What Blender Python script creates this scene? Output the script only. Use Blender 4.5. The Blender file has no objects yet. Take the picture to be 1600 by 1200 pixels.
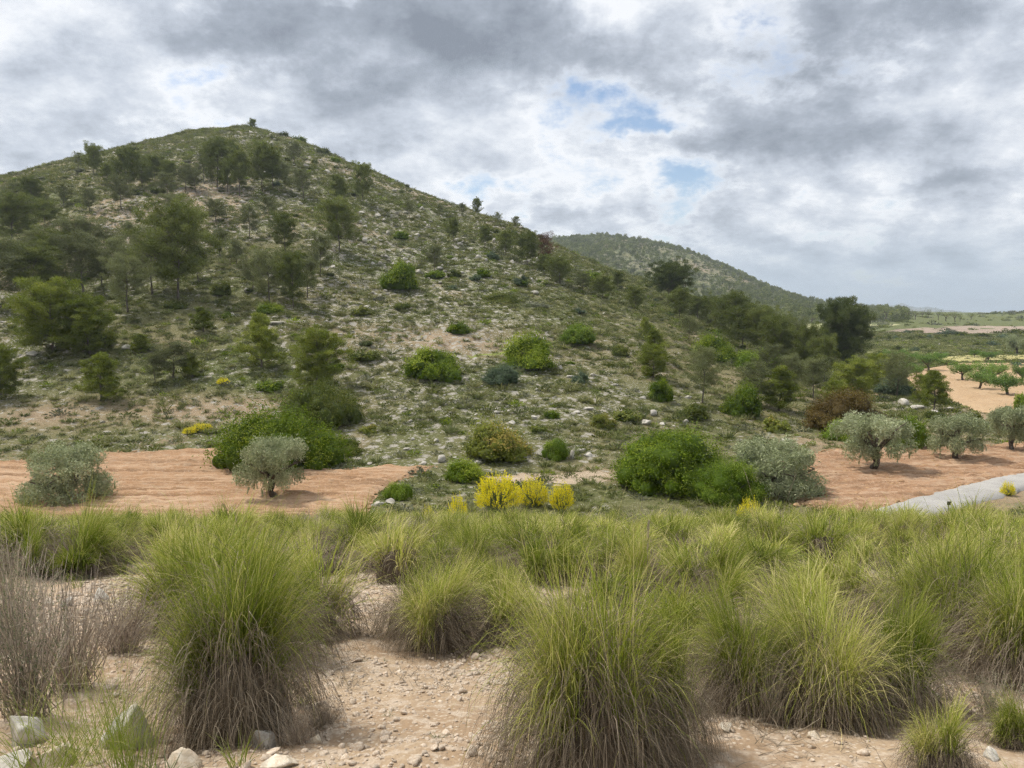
import bpy, math, random
import numpy as np
from math import radians

random.seed(7); RNG = np.random.default_rng(7)
S = bpy.context.scene
COL = S.collection

# ------------------------------------------------------------------ camera
EYE = 1.62
PITCH = math.atan(110 / 1200)
cam_d = bpy.data.cameras.new('camera'); cam = bpy.data.objects.new('camera', cam_d); COL.objects.link(cam)
cam_d.sensor_width = 36; cam_d.lens = 27; cam_d.clip_start = 0.05; cam_d.clip_end = 40000
cam.location = (0, 0, EYE); cam.rotation_euler = (math.pi / 2 - PITCH, 0, 0)
S.camera = cam

# ------------------------------------------------------------------ sky
SUN_EL, SUN_AZ = radians(58), radians(-62)          # azimuth from +Y towards +X: the sun stands high on the left
W = bpy.data.worlds.new('World'); S.world = W; W.use_nodes = True
nt = W.node_tree; nt.nodes.clear()
def N(tree, kind, **kw):
    n = tree.nodes.new(kind)
    for k, v in kw.items():
        if k.startswith('i_'):
            key = k[2:]; key = int(key) if key.isdigit() else key.replace('_', ' ')
            n.inputs[key].default_value = v
        else: setattr(n, k, v)
    return n
def L(tree, a, b): tree.links.new(a, b)
def MATH(tree, op, a, b=None, c=None, clamp=False):
    n = tree.nodes.new('ShaderNodeMath'); n.operation = op; n.use_clamp = clamp
    for i, v in enumerate((a, b, c)):
        if v is None: continue
        if isinstance(v, (int, float)): n.inputs[i].default_value = v
        else: tree.links.new(v, n.inputs[i])
    return n.outputs[0]
def SMOOTH(tree, v, a, b, lo=0.0, hi=1.0):
    n = tree.nodes.new('ShaderNodeMapRange'); n.interpolation_type = 'SMOOTHSTEP'
    tree.links.new(v, n.inputs[0]); n.inputs[1].default_value = a; n.inputs[2].default_value = b
    n.inputs[3].default_value = lo; n.inputs[4].default_value = hi
    return n.outputs[0]
def MIXC(tree, f, a, b, mode='MIX'):
    n = tree.nodes.new('ShaderNodeMix'); n.data_type = 'RGBA'; n.blend_type = mode
    for sock, v in ((n.inputs[0], f), (n.inputs[6], a), (n.inputs[7], b)):
        if isinstance(v, (int, float)): sock.default_value = v
        elif isinstance(v, tuple): sock.default_value = (*v, 1) if len(v) == 3 else v
        else: tree.links.new(v, sock)
    return n.outputs[2]
sky = N(nt, 'ShaderNodeTexSky', sky_type='NISHITA', sun_disc=False, sun_elevation=SUN_EL, sun_rotation=SUN_AZ,
        altitude=500, air_density=1.0, dust_density=1.6, ozone_density=1.0)
bg_sky = N(nt, 'ShaderNodeBackground', i_Strength=0.13); L(nt, sky.outputs[0], bg_sky.inputs[0])
tc = N(nt, 'ShaderNodeTexCoord'); sep = N(nt, 'ShaderNodeSeparateXYZ'); L(nt, tc.outputs['Generated'], sep.inputs[0])
zc = MATH(nt, 'MAXIMUM', sep.outputs[2], 0.0)
den = MATH(nt, 'ADD', zc, 0.40)                      # a flat cloud layer, bent down towards the horizon
cx = MATH(nt, 'DIVIDE', sep.outputs[0], den); cy = MATH(nt, 'DIVIDE', sep.outputs[1], den)
comb = N(nt, 'ShaderNodeCombineXYZ', i_Z=3.7); L(nt, cx, comb.inputs[0]); L(nt, cy, comb.inputs[1])
def NOISE(tree, vec, scale, detail=6, rough=0.55, dist=0.0, off=None):
    n = N(tree, 'ShaderNodeTexNoise', i_Scale=scale, i_Detail=detail, i_Roughness=rough, i_Distortion=dist)
    if off is not None:
        m = N(tree, 'ShaderNodeVectorMath', operation='ADD'); m.inputs[1].default_value = off
        L(tree, vec, m.inputs[0]); vec = m.outputs[0]
    if vec is not None: L(tree, vec, n.inputs['Vector'])
    return n.outputs[0]
CV = comb.outputs[0]
n_mid = NOISE(nt, CV, 1.9, 2, 0.45, 0.0, (0.4, 0.2, 0))
n_fin = NOISE(nt, CV, 4.6, 8, 0.61, 0.0, (7.7, 2.2, 1))
# cloud masses and gaps that the sky of that day had, as bearings (x/y) and heights (z/y) of the real sky
ysafe = MATH(nt, 'MAXIMUM', sep.outputs[1], 0.05)
tuv = N(nt, 'ShaderNodeCombineXYZ'); L(nt, MATH(nt, 'DIVIDE', sep.outputs[0], ysafe), tuv.inputs[0]); L(nt, MATH(nt, 'DIVIDE', sep.outputs[2], ysafe), tuv.inputs[1])
wob = N(nt, 'ShaderNodeTexNoise', i_Scale=13.0, i_Detail=4, i_Roughness=0.62); L(nt, tuv.outputs[0], wob.inputs['Vector'])      # uneven outlines
wv = N(nt, 'ShaderNodeVectorMath', operation='MULTIPLY_ADD'); L(nt, wob.outputs['Color'], wv.inputs[0]); wv.inputs[1].default_value = (0.13, 0.085, 0); wv.inputs[2].default_value = (-0.065, -0.0425, 0)
wv2 = N(nt, 'ShaderNodeVectorMath', operation='ADD'); L(nt, tuv.outputs[0], wv2.inputs[0]); L(nt, wv.outputs[0], wv2.inputs[1])
def SUMS(lst):
    s = None
    for px, py, wx, wy, amp in lst:
        u, v = (px - 800) / 1200, (490 - py) / 1200
        m = N(nt, 'ShaderNodeVectorMath', operation='MULTIPLY_ADD'); L(nt, wv2.outputs[0], m.inputs[0])
        m.inputs[1].default_value = (1200 / wx, 1200 / wy, 0); m.inputs[2].default_value = (-u * 1200 / wx, -v * 1200 / wy, 0)
        d = N(nt, 'ShaderNodeVectorMath', operation='DOT_PRODUCT'); L(nt, m.outputs[0], d.inputs[0]); L(nt, m.outputs[0], d.inputs[1])
        s = MATH(nt, 'MULTIPLY_ADD', MATH(nt, 'POWER', 0.3679, d.outputs['Value']), amp, s if s is not None else 0.0)
    return s
gaps = SUMS([(925, 165, 105, 36, 0.165), (995, 208, 60, 16, 0.15), (738, 285, 38, 34, 0.17), (1130, 297, 120, 24, 0.16), (1040, 330, 50, 30, 0.14), (270, 115, 70, 45, -0.12), (1480, 122, 34, 30, 0.16)])
dens = MATH(nt, 'ADD', MATH(nt, 'MULTIPLY', n_mid, 0.55), MATH(nt, 'MULTIPLY', n_fin, 0.45))
cdn = MATH(nt, 'MULTIPLY_ADD', MATH(nt, 'SUBTRACT', n_fin, 0.5), 1.05, MATH(nt, 'MULTIPLY_ADD', n_mid, 0.35, 0.325))
cover = MATH(nt, 'MULTIPLY', SMOOTH(nt, MATH(nt, 'SUBTRACT', cdn, gaps), 0.23, 0.42), 0.97)
tone = SUMS([(600, 75, 280, 95, 0.50), (400, 60, 110, 80, 0.24), (860, 80, 120, 70, 0.30), (1240, 140, 200, 90, 0.52), (1420, 30, 200, 55, 0.40), (1180, 235, 220, 36, 0.30), (1350, 400, 320, 30, 0.16), (50, 240, 170, 40, 0.16), (880, 330, 100, 22, 0.22), (1500, 290, 160, 22, 0.24), (560, 215, 90, 26, 0.16),
             (955, 15, 66, 50, -0.70), (430, 140, 85, 30, -0.30), (690, 245, 110, 40, -0.20), (930, 265, 130, 40, -0.20), (1470, 110, 80, 70, -0.22), (1200, 0, 70, 18, -0.45), (40, 55, 110, 60, -0.28), (1400, 265, 150, 20, -0.18)])
bump_ = MATH(nt, 'SUBTRACT', n_fin, NOISE(nt, CV, 4.6, 7, 0.60, 0.0, (7.67, 2.27, 1)))          # the side of each billow towards the sun is brighter
thick = MATH(nt, 'MULTIPLY_ADD', MATH(nt, 'SUBTRACT', n_mid, 0.5), 0.75, MATH(nt, 'MULTIPLY_ADD', MATH(nt, 'SUBTRACT', n_fin, 0.5), 0.60, MATH(nt, 'MULTIPLY_ADD', bump_, 1.3, 0.24)))
rim = SMOOTH(nt, MATH(nt, 'SUBTRACT', cdn, gaps), 0.48, 0.34, 0.0, 0.20)                     # thin cloud at the edge of a gap is the whitest
thick = MATH(nt, 'SUBTRACT', MATH(nt, 'ADD', thick, tone), rim)
ramp = N(nt, 'ShaderNodeValToRGB'); L(nt, thick, ramp.inputs[0])
els = ramp.color_ramp.elements
els[0].position = 0.0; els[0].color = (0.88, 0.90, 0.935, 1)
els[1].position = 1.0; els[1].color = (0.235, 0.265, 0.315, 1)
for p, c in ((0.18, (0.75, 0.785, 0.84)), (0.40, (0.57, 0.615, 0.69)), (0.68, (0.37, 0.41, 0.475))):
    e = els.new(p); e.color = (*c, 1)
low = SMOOTH(nt, sep.outputs[2], 0.01, 0.13, 1.0, 0.0)  # far clouds sink into the pale air over the horizon
ccol = MIXC(nt, MATH(nt, 'MULTIPLY', low, 0.85), ramp.outputs[0], (0.45, 0.535, 0.63))
bg_cl = N(nt, 'ShaderNodeBackground', i_Strength=1.0); L(nt, ccol, bg_cl.inputs[0])
cover = MATH(nt, 'MAXIMUM', cover, MATH(nt, 'MULTIPLY', low, 0.9))
mixw = N(nt, 'ShaderNodeMixShader'); L(nt, cover, mixw.inputs[0]); L(nt, bg_sky.outputs[0], mixw.inputs[1]); L(nt, bg_cl.outputs[0], mixw.inputs[2])
wo = N(nt, 'ShaderNodeOutputWorld'); L(nt, mixw.outputs[0], wo.inputs[0])
W.cycles.sampling_method = 'MANUAL'; W.cycles.sample_map_resolution = 512

# ------------------------------------------------------------------ sun and exposure
sd = bpy.data.lights.new('sun', 'SUN'); sd.energy = 3.8; sd.angle = radians(5); sd.color = (1.0, 0.95, 0.87)
sun = bpy.data.objects.new('sun', sd); COL.objects.link(sun)
sun.rotation_euler = (math.pi / 2 - SUN_EL, 0, -SUN_AZ + math.pi)
sun.location = (-40, 20, 80)
VS = S.view_settings; VS.view_transform = 'Standard'; VS.look = 'None'; VS.gamma = 1.0; VS.exposure = 0.15; VS.use_curve_mapping = False
S.render.engine = 'CYCLES'
S.cycles.max_bounces = 4; S.cycles.diffuse_bounces = 2; S.cycles.glossy_bounces = 1; S.cycles.transmission_bounces = 3
S.cycles.volume_bounces = 0; S.cycles.transparent_max_bounces = 4; S.cycles.caustics_reflective = False; S.cycles.caustics_refractive = False
S.cycles.use_adaptive_sampling = True; S.cycles.adaptive_threshold = 0.04; S.cycles.adaptive_min_samples = 20; S.cycles.use_denoising = True; S.cycles.denoiser = 'OPENIMAGEDENOISE'; S.cycles.denoising_input_passes = 'RGB_ALBEDO_NORMAL'; S.cycles.denoising_prefilter = 'NONE'
S.render.film_transparent = False

# ------------------------------------------------------------------ noise, rays and the shape of the land
def _hash(ix, iy, seed):
    h = (ix.astype(np.int64) * 374761393 + iy.astype(np.int64) * 668265263 + seed * 974634777) & 0x7fffffff
    h = ((h ^ (h >> 13)) * 1274126177) & 0x7fffffff
    return ((h ^ (h >> 16)) & 0xffff) / 65535.0
def vnoise(x, y, seed=0):
    x = np.asarray(x, float); y = np.asarray(y, float)
    ix, iy = np.floor(x), np.floor(y); fx, fy = x - ix, y - iy
    fx = fx * fx * fx * (fx * (fx * 6 - 15) + 10); fy = fy * fy * fy * (fy * (fy * 6 - 15) + 10)
    a, b, c, d = _hash(ix, iy, seed), _hash(ix + 1, iy, seed), _hash(ix, iy + 1, seed), _hash(ix + 1, iy + 1, seed)
    return (a + (b - a) * fx) * (1 - fy) + (c + (d - c) * fx) * fy
def fbm(x, y, octv=4, seed=0, gain=0.5):
    s, a, t = 0, 1.0, 0
    for o in range(octv):
        s = s + a * vnoise(x * 2 ** o + 17.3 * o, y * 2 ** o - 9.1 * o, seed + o); t += a; a *= gain
    return s / t - 0.5
def sstep(v, a, b):
    t = np.clip((np.asarray(v, float) - a) / (b - a), 0, 1); return t * t * (3 - 2 * t)

CP, SP = math.cos(PITCH), math.sin(PITCH)
def ray(px, py):
    u, v = (np.asarray(px, float) - 800) / 1200, (600 - np.asarray(py, float)) / 1200
    yf = CP + v * SP
    return u / yf, (v * CP - SP) / yf                 # x and z for each metre forward
FORE = [(0.5, -1.56), (1.6, -1.6), (2.7, -1.68), (4.5, -2.15), (6.5, -2.62), (10, -3.35), (16, -4.75), (22, -6.3), (27, -7.8), (32, -9.2), (35, -9.5)]
# columns of the land: forward distance and the height at which the place stands in view
COLS = {
 -700: [(42, 765), (50, 725), (60, 660), (75, 590), (95, 510), (125, 440), (160, 395), (200, 375), (240, 372), (300, 420), (600, 470), (1500, 480), (9000, 489)],
 -200: [(42, 765), (49, 728), (56, 680), (66, 612), (76, 560), (88, 510), (103, 455), (122, 405), (145, 365), (175, 325), (210, 300), (240, 292), (300, 340), (600, 450), (1500, 480), (9000, 489)],
 0: [(42, 762), (50, 718), (57, 672), (66, 612), (76, 558), (88, 505), (102, 450), (120, 400), (143, 355), (172, 315), (205, 288), (235, 276), (290, 330), (600, 450), (1500, 480), (9000, 489)],
 120: [(42, 762), (52, 709), (58, 668), (66, 610), (76, 555), (87, 503), (100, 450), (116, 402), (138, 352), (165, 303), (200, 265), (235, 249), (290, 300), (600, 450), (1500, 480), (9000, 489)],
 215: [(42, 762), (53, 705), (59, 662), (66, 608), (76, 553), (87, 502), (99, 450), (114, 401), (134, 351), (160, 301), (195, 255), (240, 231), (290, 270), (600, 450), (1500, 480), (9000, 489)],
 300: [(42, 762), (53, 704), (59, 660), (66, 605), (76, 552), (87, 500), (99, 450), (114, 400), (133, 350), (158, 300), (192, 250), (225, 222), (255, 207), (310, 240), (600, 450), (1500, 480), (9000, 489)],
 395: [(42, 762), (53, 704), (59, 660), (66, 603), (76, 552), (87, 500), (99, 450), (114, 400), (133, 350), (158, 300), (190, 250), (225, 215), (262, 194), (320, 225), (600, 450), (1500, 480), (9000, 489)],
 450: [(42, 762), (53, 704), (59, 658), (66, 603), (76, 552), (87, 500), (99, 450), (114, 400), (133, 350), (158, 300), (190, 253), (222, 222), (255, 209), (320, 260), (600, 450), (1500, 480), (9000, 489)],
 520: [(42, 762), (51, 712), (58, 662), (66, 606), (76, 553), (88, 500), (101, 450), (117, 400), (137, 350), (163, 302), (195, 262), (240, 236), (300, 290), (600, 450), (1500, 480), (9000, 489)],
 600: [(42, 762), (49, 722), (57, 666), (67, 606), (78, 553), (91, 500), (106, 450), (124, 403), (148, 355), (180, 305), (225, 274), (290, 330), (600, 450), (1500, 480), (9000, 489)],
 720: [(42, 762), (48, 730), (57, 668), (67, 608), (79, 553), (94, 500), (111, 452), (133, 407), (162, 362), (205, 323), (260, 370), (600, 470), (900, 380), (1100, 384), (1800, 480), (9000, 489)],
 800: [(42, 762), (47, 737), (57, 668), (68, 606), (81, 551), (97, 500), (117, 452), (143, 405), (190, 348), (250, 400), (500, 495), (600, 455), (900, 380), (1100, 390), (1800, 480), (9000, 489)],
 900: [(42, 762), (47, 738), (57, 672), (69, 608), (83, 553), (101, 503), (124, 458), (150, 420), (178, 395), (230, 440), (470, 505), (600, 445), (880, 374), (1100, 390), (1800, 480), (9000, 489)],
 960: [(42, 762), (47, 738), (58, 672), (70, 608), (86, 553), (107, 507), (132, 466), (160, 436), (183, 419), (230, 455), (450, 508), (600, 445), (880, 371), (1100, 390), (1800, 480), (9000, 489)],
 1010: [(42, 762), (47, 738), (58, 675), (71, 612), (88, 556), (111, 512), (138, 475), (165, 450), (186, 439), (230, 468), (440, 508), (600, 450), (870, 377), (1100, 395), (1800, 480), (9000, 489)],
 1060: [(42, 762), (48, 734), (59, 675), (73, 612), (92, 558), (117, 516), (145, 484), (170, 466), (188, 458), (230, 480), (430, 507), (600, 452), (860, 388), (1100, 400), (1800, 482), (9000, 489)],
 1110: [(42, 762), (49, 725), (61, 672), (76, 612), (97, 562), (123, 524), (150, 499), (172, 484), (192, 477), (235, 492), (420, 507), (600, 460), (850, 409), (1000, 415), (1800, 482), (9000, 489)],
 1200: [(42, 762), (51, 714), (64, 666), (81, 612), (104, 570), (130, 540), (155, 522), (185, 512), (240, 514), (400, 505), (600, 478), (820, 454), (1000, 456), (1800, 484), (9000, 489)],
 1250: [(42, 762), (52, 709), (66, 662), (84, 614), (107, 580), (133, 558), (160, 545), (200, 533), (260, 522), (390, 506), (600, 484), (800, 470), (1000, 472), (1800, 485), (9000, 489)],
 1300: [(42, 762), (53, 706), (66, 664), (83, 622), (104, 592), (125, 575), (160, 556), (220, 534), (300, 517), (390, 505), (600, 488), (800, 478), (1000, 480), (1800, 486), (9000, 489)],
 1360: [(42, 762), (54, 702), (66, 664), (82, 628), (102, 600), (130, 576), (170, 553), (230, 532), (310, 515), (400, 503), (600, 490), (800, 484), (1000, 485), (1800, 487), (9000, 489)],
 1420: [(42, 762), (55, 698), (66, 663), (82, 630), (103, 601), (130, 577), (172, 555), (235, 534), (310, 516), (400, 503), (600, 492), (800, 487), (1000, 488), (1800, 489), (9000, 489)],
 1500: [(42, 762), (55, 698), (70, 652), (85, 624), (104, 600), (131, 577), (173, 555), (240, 535), (310, 518), (400, 505), (520, 498), (640, 494), (1000, 491), (1800, 490), (9000, 489)],
 1600: [(42, 762), (55, 698), (70, 652), (85, 624), (104, 600), (131, 577), (173, 555), (240, 535), (310, 518), (400, 506), (520, 495), (640, 489), (1000, 492), (1800, 490), (9000, 489)],
 1800: [(42, 762), (55, 698), (70, 652), (85, 624), (104, 600), (131, 577), (173, 555), (240, 535), (310, 516), (400, 500), (520, 485), (640, 480), (1000, 490), (1800, 490), (9000, 489)],
 2400: [(42, 762), (55, 698), (70, 652), (85, 624), (104, 600), (131, 577), (173, 555), (240, 535), (310, 516), (400, 500), (520, 485), (640, 480), (1000, 490), (1800, 490), (9000, 489)],
}
LR = np.linspace(math.log(0.4), math.log(11000), 420)      # log of the distance along the ground
_th, _tab = [], []
for px in sorted(COLS):
    u = (px - 800) / 1200 * CP
    th = math.atan(u); pts = [(y / math.cos(th), z) for y, z in FORE]
    if abs(th) > 0.75: pts = [(y, z) for y, z in FORE]
    for Y, py in COLS[px]:
        _, kz = ray(px, py); pts.append((Y / math.cos(th), kz * Y))
    lr = np.log([p[0] for p in pts]); zz = np.array([p[1] for p in pts])
    _th.append(th); _tab.append(np.interp(LR, lr, zz))
back = np.interp(LR, np.log([0.4, 3, 30, 200, 11000]), [-1.56, -1.5, 1.0, 4.0, 0.0])
side = np.interp(LR, np.log([0.4, 3, 12, 40, 200, 11000]), [-1.56, -1.62, -2.5, -5.0, -4.0, 0.0])
_th = [-math.pi, -1.7] + _th + [1.7, math.pi]; _tab = [back, side] + _tab + [side, back]
TH = np.linspace(-math.pi, math.pi, 1801)
_tab = np.array(_tab); TAB = np.empty((len(TH), len(LR)))
for j in range(len(LR)): TAB[:, j] = np.interp(TH, _th, _tab[:, j])
k = np.exp(-0.5 * (np.arange(-9, 10) / 3.5) ** 2); k /= k.sum()          # round off the creases
TAB = np.apply_along_axis(lambda c: np.convolve(np.pad(c, 9, mode='edge'), k, mode='valid'), 0, TAB)
k = np.exp(-0.5 * (np.arange(-3, 4) / 1.2) ** 2); k /= k.sum()
TAB = np.apply_along_axis(lambda c: np.convolve(np.pad(c, 3, mode='edge'), k, mode='valid'), 1, TAB)
def base_h(x, y):
    r = np.maximum(np.hypot(x, y), 0.41); th = np.arctan2(x, y)
    fi = np.clip((th + math.pi) / (2 * math.pi) * (len(TH) - 1), 0, len(TH) - 1.001)
    fj = np.clip((np.log(r) - LR[0]) / (LR[1] - LR[0]), 0, len(LR) - 1.001)
    i, j = fi.astype(int), fj.astype(int); a, b = fi - i, fj - j
    return (TAB[i, j] * (1 - a) + TAB[i + 1, j] * a) * (1 - b) + (TAB[i, j + 1] * (1 - a) + TAB[i + 1, j + 1] * a) * b
def Hgt(x, y):
    x = np.asarray(x, float); y = np.asarray(y, float)
    z = base_h(x, y); r = np.hypot(x, y)
    hill = sstep(z, -9.2, -3.5) * sstep(r, 48, 62)
    z = z + hill * (2.3 * fbm(x / 21, y / 21, 4, 3) + 0.7 * fbm(x / 4.2, y / 4.2, 3, 9))
    led = fbm(x / 9 + 3, y / 9, 3, 31)                                        # low ledges of bedrock
    z = z + hill * 0.45 * sstep(np.abs(led), 0.0, 0.05) * sstep(r, 60, 90)
    near = 1 - sstep(r, 20, 34)
    z = z + near * sstep(r, 1.0, 3.0) * (0.22 * fbm(x / 1.7, y / 1.7, 4, 21) + 0.05 * fbm(x / 0.22, y / 0.22, 3, 25))
    far = sstep(r, 300, 700)
    z = z + far * 7 * fbm(x / 90, y / 90, 5, 41) * sstep(9000 - r, 0, 5000)
    return z + EYE
def drop(px, py, far=9000.0):
    """The point of the land that is seen at that place of the photograph."""
    kx, kz = ray(px, py)
    ys = np.exp(np.linspace(math.log(1.4), math.log(far), 2600))
    g = Hgt(kx * ys, ys) - (kz * ys + EYE)
    i = int(np.argmax(g > 0)) if (g > 0).any() else len(ys) - 1
    if i == 0: i = 1
    a, b = ys[i - 1], ys[i]
    t = g[i - 1] / (g[i - 1] - g[i]) if g[i] != g[i - 1] else 0
    y = a + (b - a) * min(max(t, 0), 1)
    x = kx * y
    return float(x), float(y), float(Hgt(x, y))
def at_depth(px, Y):
    x = (px - 800) / 1200 * Y * 1.0
    return float(x), float(Y), float(Hgt(x, Y))
def to_px(x, y, z):
    zz = np.asarray(z) - EYE
    f = y * CP - zz * SP; v = (y * SP + zz * CP) / f
    return 800 + 1200 * np.asarray(x) / f, 600 - 1200 * v

# ------------------------------------------------------------------ mesh helpers
def make_mesh(name, v, faces, mat=None, smooth=False, attrs=None):
    """faces: one or more integer arrays of shape (n, 3) or (n, 4)."""
    me = bpy.data.meshes.new(name); v = np.asarray(v, np.float32)
    if isinstance(faces, np.ndarray): faces = [faces]
    faces = [np.asarray(f, np.int32) for f in faces if len(f)]
    me.vertices.add(len(v)); me.vertices.foreach_set('co', v.ravel())
    loops = np.concatenate([f.ravel() for f in faces]); tot = np.concatenate([np.full(len(f), f.shape[1], np.int32) for f in faces])
    me.loops.add(len(loops)); me.loops.foreach_set('vertex_index', loops)
    me.polygons.add(len(tot)); me.polygons.foreach_set('loop_start', np.concatenate([[0], np.cumsum(tot)[:-1]]).astype(np.int32))
    me.update(calc_edges=True)
    if smooth: me.polygons.foreach_set('use_smooth', np.ones(len(tot), bool))
    for k_, arr in (attrs or {}).items():
        a = me.attributes.new(k_, 'FLOAT', 'POINT'); a.data.foreach_set('value', np.asarray(arr, np.float32))
    if mat is not None: me.materials.append(mat)
    return me
def link(name, me, parent=None, **props):
    o = bpy.data.objects.new(name, me); COL.objects.link(o); o.parent = parent
    for k_, v_ in props.items():
        if v_ is not None: o[k_] = v_
    return o
def grid_faces(nr, nc):
    i = np.arange((nr - 1) * nc).reshape(nr - 1, nc)[:, :-1].ravel()
    return np.stack([i, i + 1, i + nc + 1, i + nc], 1)
class Soup:
    """Collects pieces of one mesh."""
    def __init__(s): s.v, s.f3, s.f4, s.t, s.n = [], [], [], [], 0
    def add(s, v, f3=None, f4=None, tint=0.5):
        v = np.asarray(v, float)
        if f3 is not None and len(f3): s.f3.append(np.asarray(f3) + s.n)
        if f4 is not None and len(f4): s.f4.append(np.asarray(f4) + s.n)
        s.v.append(v); s.t.append(np.broadcast_to(np.asarray(tint, float), (len(v),)).copy()); s.n += len(v)
    def mesh(s, name, mat, smooth=False):
        fs = []
        if s.f3: fs.append(np.concatenate(s.f3))
        if s.f4: fs.append(np.concatenate(s.f4))
        return make_mesh(name, np.concatenate(s.v), fs, mat, smooth, {'tint': np.concatenate(s.t)})
def tube(pts, rad, sides=6):
    pts = np.asarray(pts, float); rad = np.asarray(rad, float); n = len(pts)
    d = np.gradient(pts, axis=0); d /= np.linalg.norm(d, axis=1)[:, None] + 1e-9
    up = np.array([0.31, 0.17, 0.93]); a = np.cross(d, up); a /= np.linalg.norm(a, axis=1)[:, None] + 1e-9; b = np.cross(d, a)
    ang = np.arange(sides) / sides * 2 * math.pi
    v = pts[:, None] + rad[:, None, None] * (np.cos(ang)[None, :, None] * a[:, None] + np.sin(ang)[None, :, None] * b[:, None])
    i = np.arange((n - 1) * sides).reshape(n - 1, sides); j = np.roll(i, -1, axis=1)
    f = np.stack([i, j, j + sides, i + sides], -1).reshape(-1, 4)
    return v.reshape(-1, 3), f
def unit(n, rng):
    d = rng.normal(size=(n, 3)); return d / (np.linalg.norm(d, axis=1)[:, None] + 1e-9)
def slivers(c, d, ln, wd, rng):
    """thin pointed leaves: base points c, directions d"""
    n = len(c); s = np.cross(d, unit(n, rng)); s /= np.linalg.norm(s, axis=1)[:, None] + 1e-9
    ln = np.broadcast_to(ln, (n,))[:, None]; wd = np.broadcast_to(wd, (n,))[:, None]
    v = np.stack([c - s * wd / 2, c + s * wd / 2, c + d * ln], 1).reshape(-1, 3)
    return v, np.arange(3 * n).reshape(n, 3)
def diamonds(c, d, nrm, ln, wd):
    """small leaves: centre c, long axis d, surface normal nrm"""
    s = np.cross(nrm, d); s /= np.linalg.norm(s, axis=1)[:, None] + 1e-9
    n = len(c); ln = np.broadcast_to(ln, (n,))[:, None]; wd = np.broadcast_to(wd, (n,))[:, None]
    v = np.stack([c - d * ln / 2, c - s * wd / 2 + nrm * wd * .12, c + d * ln / 2, c + s * wd / 2 + nrm * wd * .12], 1).reshape(-1, 3)
    return v, np.arange(4 * n).reshape(n, 4)
def icosphere(sub=1):
    t = (1 + 5 ** .5) / 2
    v = [(-1, t, 0), (1, t, 0), (-1, -t, 0), (1, -t, 0), (0, -1, t), (0, 1, t), (0, -1, -t), (0, 1, -t), (t, 0, -1), (t, 0, 1), (-t, 0, -1), (-t, 0, 1)]
    f = [(0, 11, 5), (0, 5, 1), (0, 1, 7), (0, 7, 10), (0, 10, 11), (1, 5, 9), (5, 11, 4), (11, 10, 2), (10, 7, 6), (7, 1, 8), (3, 9, 4), (3, 4, 2), (3, 2, 6), (3, 6, 8), (3, 8, 9), (4, 9, 5), (2, 4, 11), (6, 2, 10), (8, 6, 7), (9, 8, 1)]
    v = [np.array(p) / np.linalg.norm(p) for p in v]
    for _ in range(sub):
        m, nf = {}, []
        def mid(a, b):
            key = (min(a, b), max(a, b))
            if key not in m: p = v[a] + v[b]; v.append(p / np.linalg.norm(p)); m[key] = len(v) - 1
            return m[key]
        for a, b, c in f:
            ab, bc, ca = mid(a, b), mid(b, c), mid(c, a); nf += [(a, ab, ca), (b, bc, ab), (c, ca, bc), (ab, bc, ca)]
        f = nf
    return np.array(v), np.array(f)
ICO0, ICO1, ICO2, ICO3 = icosphere(0), icosphere(1), icosphere(2), icosphere(3)
def noise3(p, s, seed): return (vnoise(p[:, 0] * s + p[:, 2] * s * .7, p[:, 1] * s - p[:, 2] * s * .6, seed) + vnoise(p[:, 2] * s + 5, p[:, 0] * s * .8 - p[:, 1] * s * .5, seed + 1)) - 1

# ------------------------------------------------------------------ materials
def mat(name):
    m = bpy.data.materials.new(name); m.use_nodes = True; m.node_tree.nodes.clear()
    o = m.node_tree.nodes.new('ShaderNodeOutputMaterial'); return m, m.node_tree, o
def RAMP(t, f, stops):
    r = t.nodes.new('ShaderNodeValToRGB'); e = r.color_ramp.elements
    if f is not None: t.links.new(f, r.inputs[0])
    while len(e) > 2: e.remove(e[0])
    e[0].position, e[0].color = stops[0][0], (*stops[0][1], 1); e[1].position, e[1].color = stops[-1][0], (*stops[-1][1], 1)
    for p, c in stops[1:-1]: q = e.new(p); q.color = (*c, 1)
    return r.outputs[0]
def foliage(name, stops, transl=0.25, rough=0.55, jitter=0.12, spec=0.25):
    """leaf colour runs over the stops with each leaf's own tint; each plant differs a little"""
    m, t, o = mat(name)
    at = N(t, 'ShaderNodeAttribute', attribute_name='tint'); oi = N(t, 'ShaderNodeObjectInfo')
    f = MATH(t, 'ADD', at.outputs['Fac'], MATH(t, 'MULTIPLY', MATH(t, 'SUBTRACT', oi.outputs['Random'], 0.5), jitter * 2.5), clamp=True)
    c = RAMP(t, f, stops)
    hs = N(t, 'ShaderNodeHueSaturation'); L(t, c, hs.inputs['Color'])
    L(t, MATH(t, 'ADD', 1 - jitter, MATH(t, 'MULTIPLY', oi.outputs['Random'], 2 * jitter)), hs.inputs['Value'])
    p = N(t, 'ShaderNodeBsdfPrincipled', i_Roughness=rough); p.inputs['Specular IOR Level'].default_value = spec * 0.3; L(t, hs.outputs[0], p.inputs['Base Color'])
    tr = N(t, 'ShaderNodeBsdfTranslucent'); L(t, hs.outputs[0], tr.inputs[0])
    mx = N(t, 'ShaderNodeMixShader', i_0=transl); L(t, p.outputs[0], mx.inputs[1]); L(t, tr.outputs[0], mx.inputs[2]); L(t, mx.outputs[0], o.inputs[0])
    return m
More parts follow.
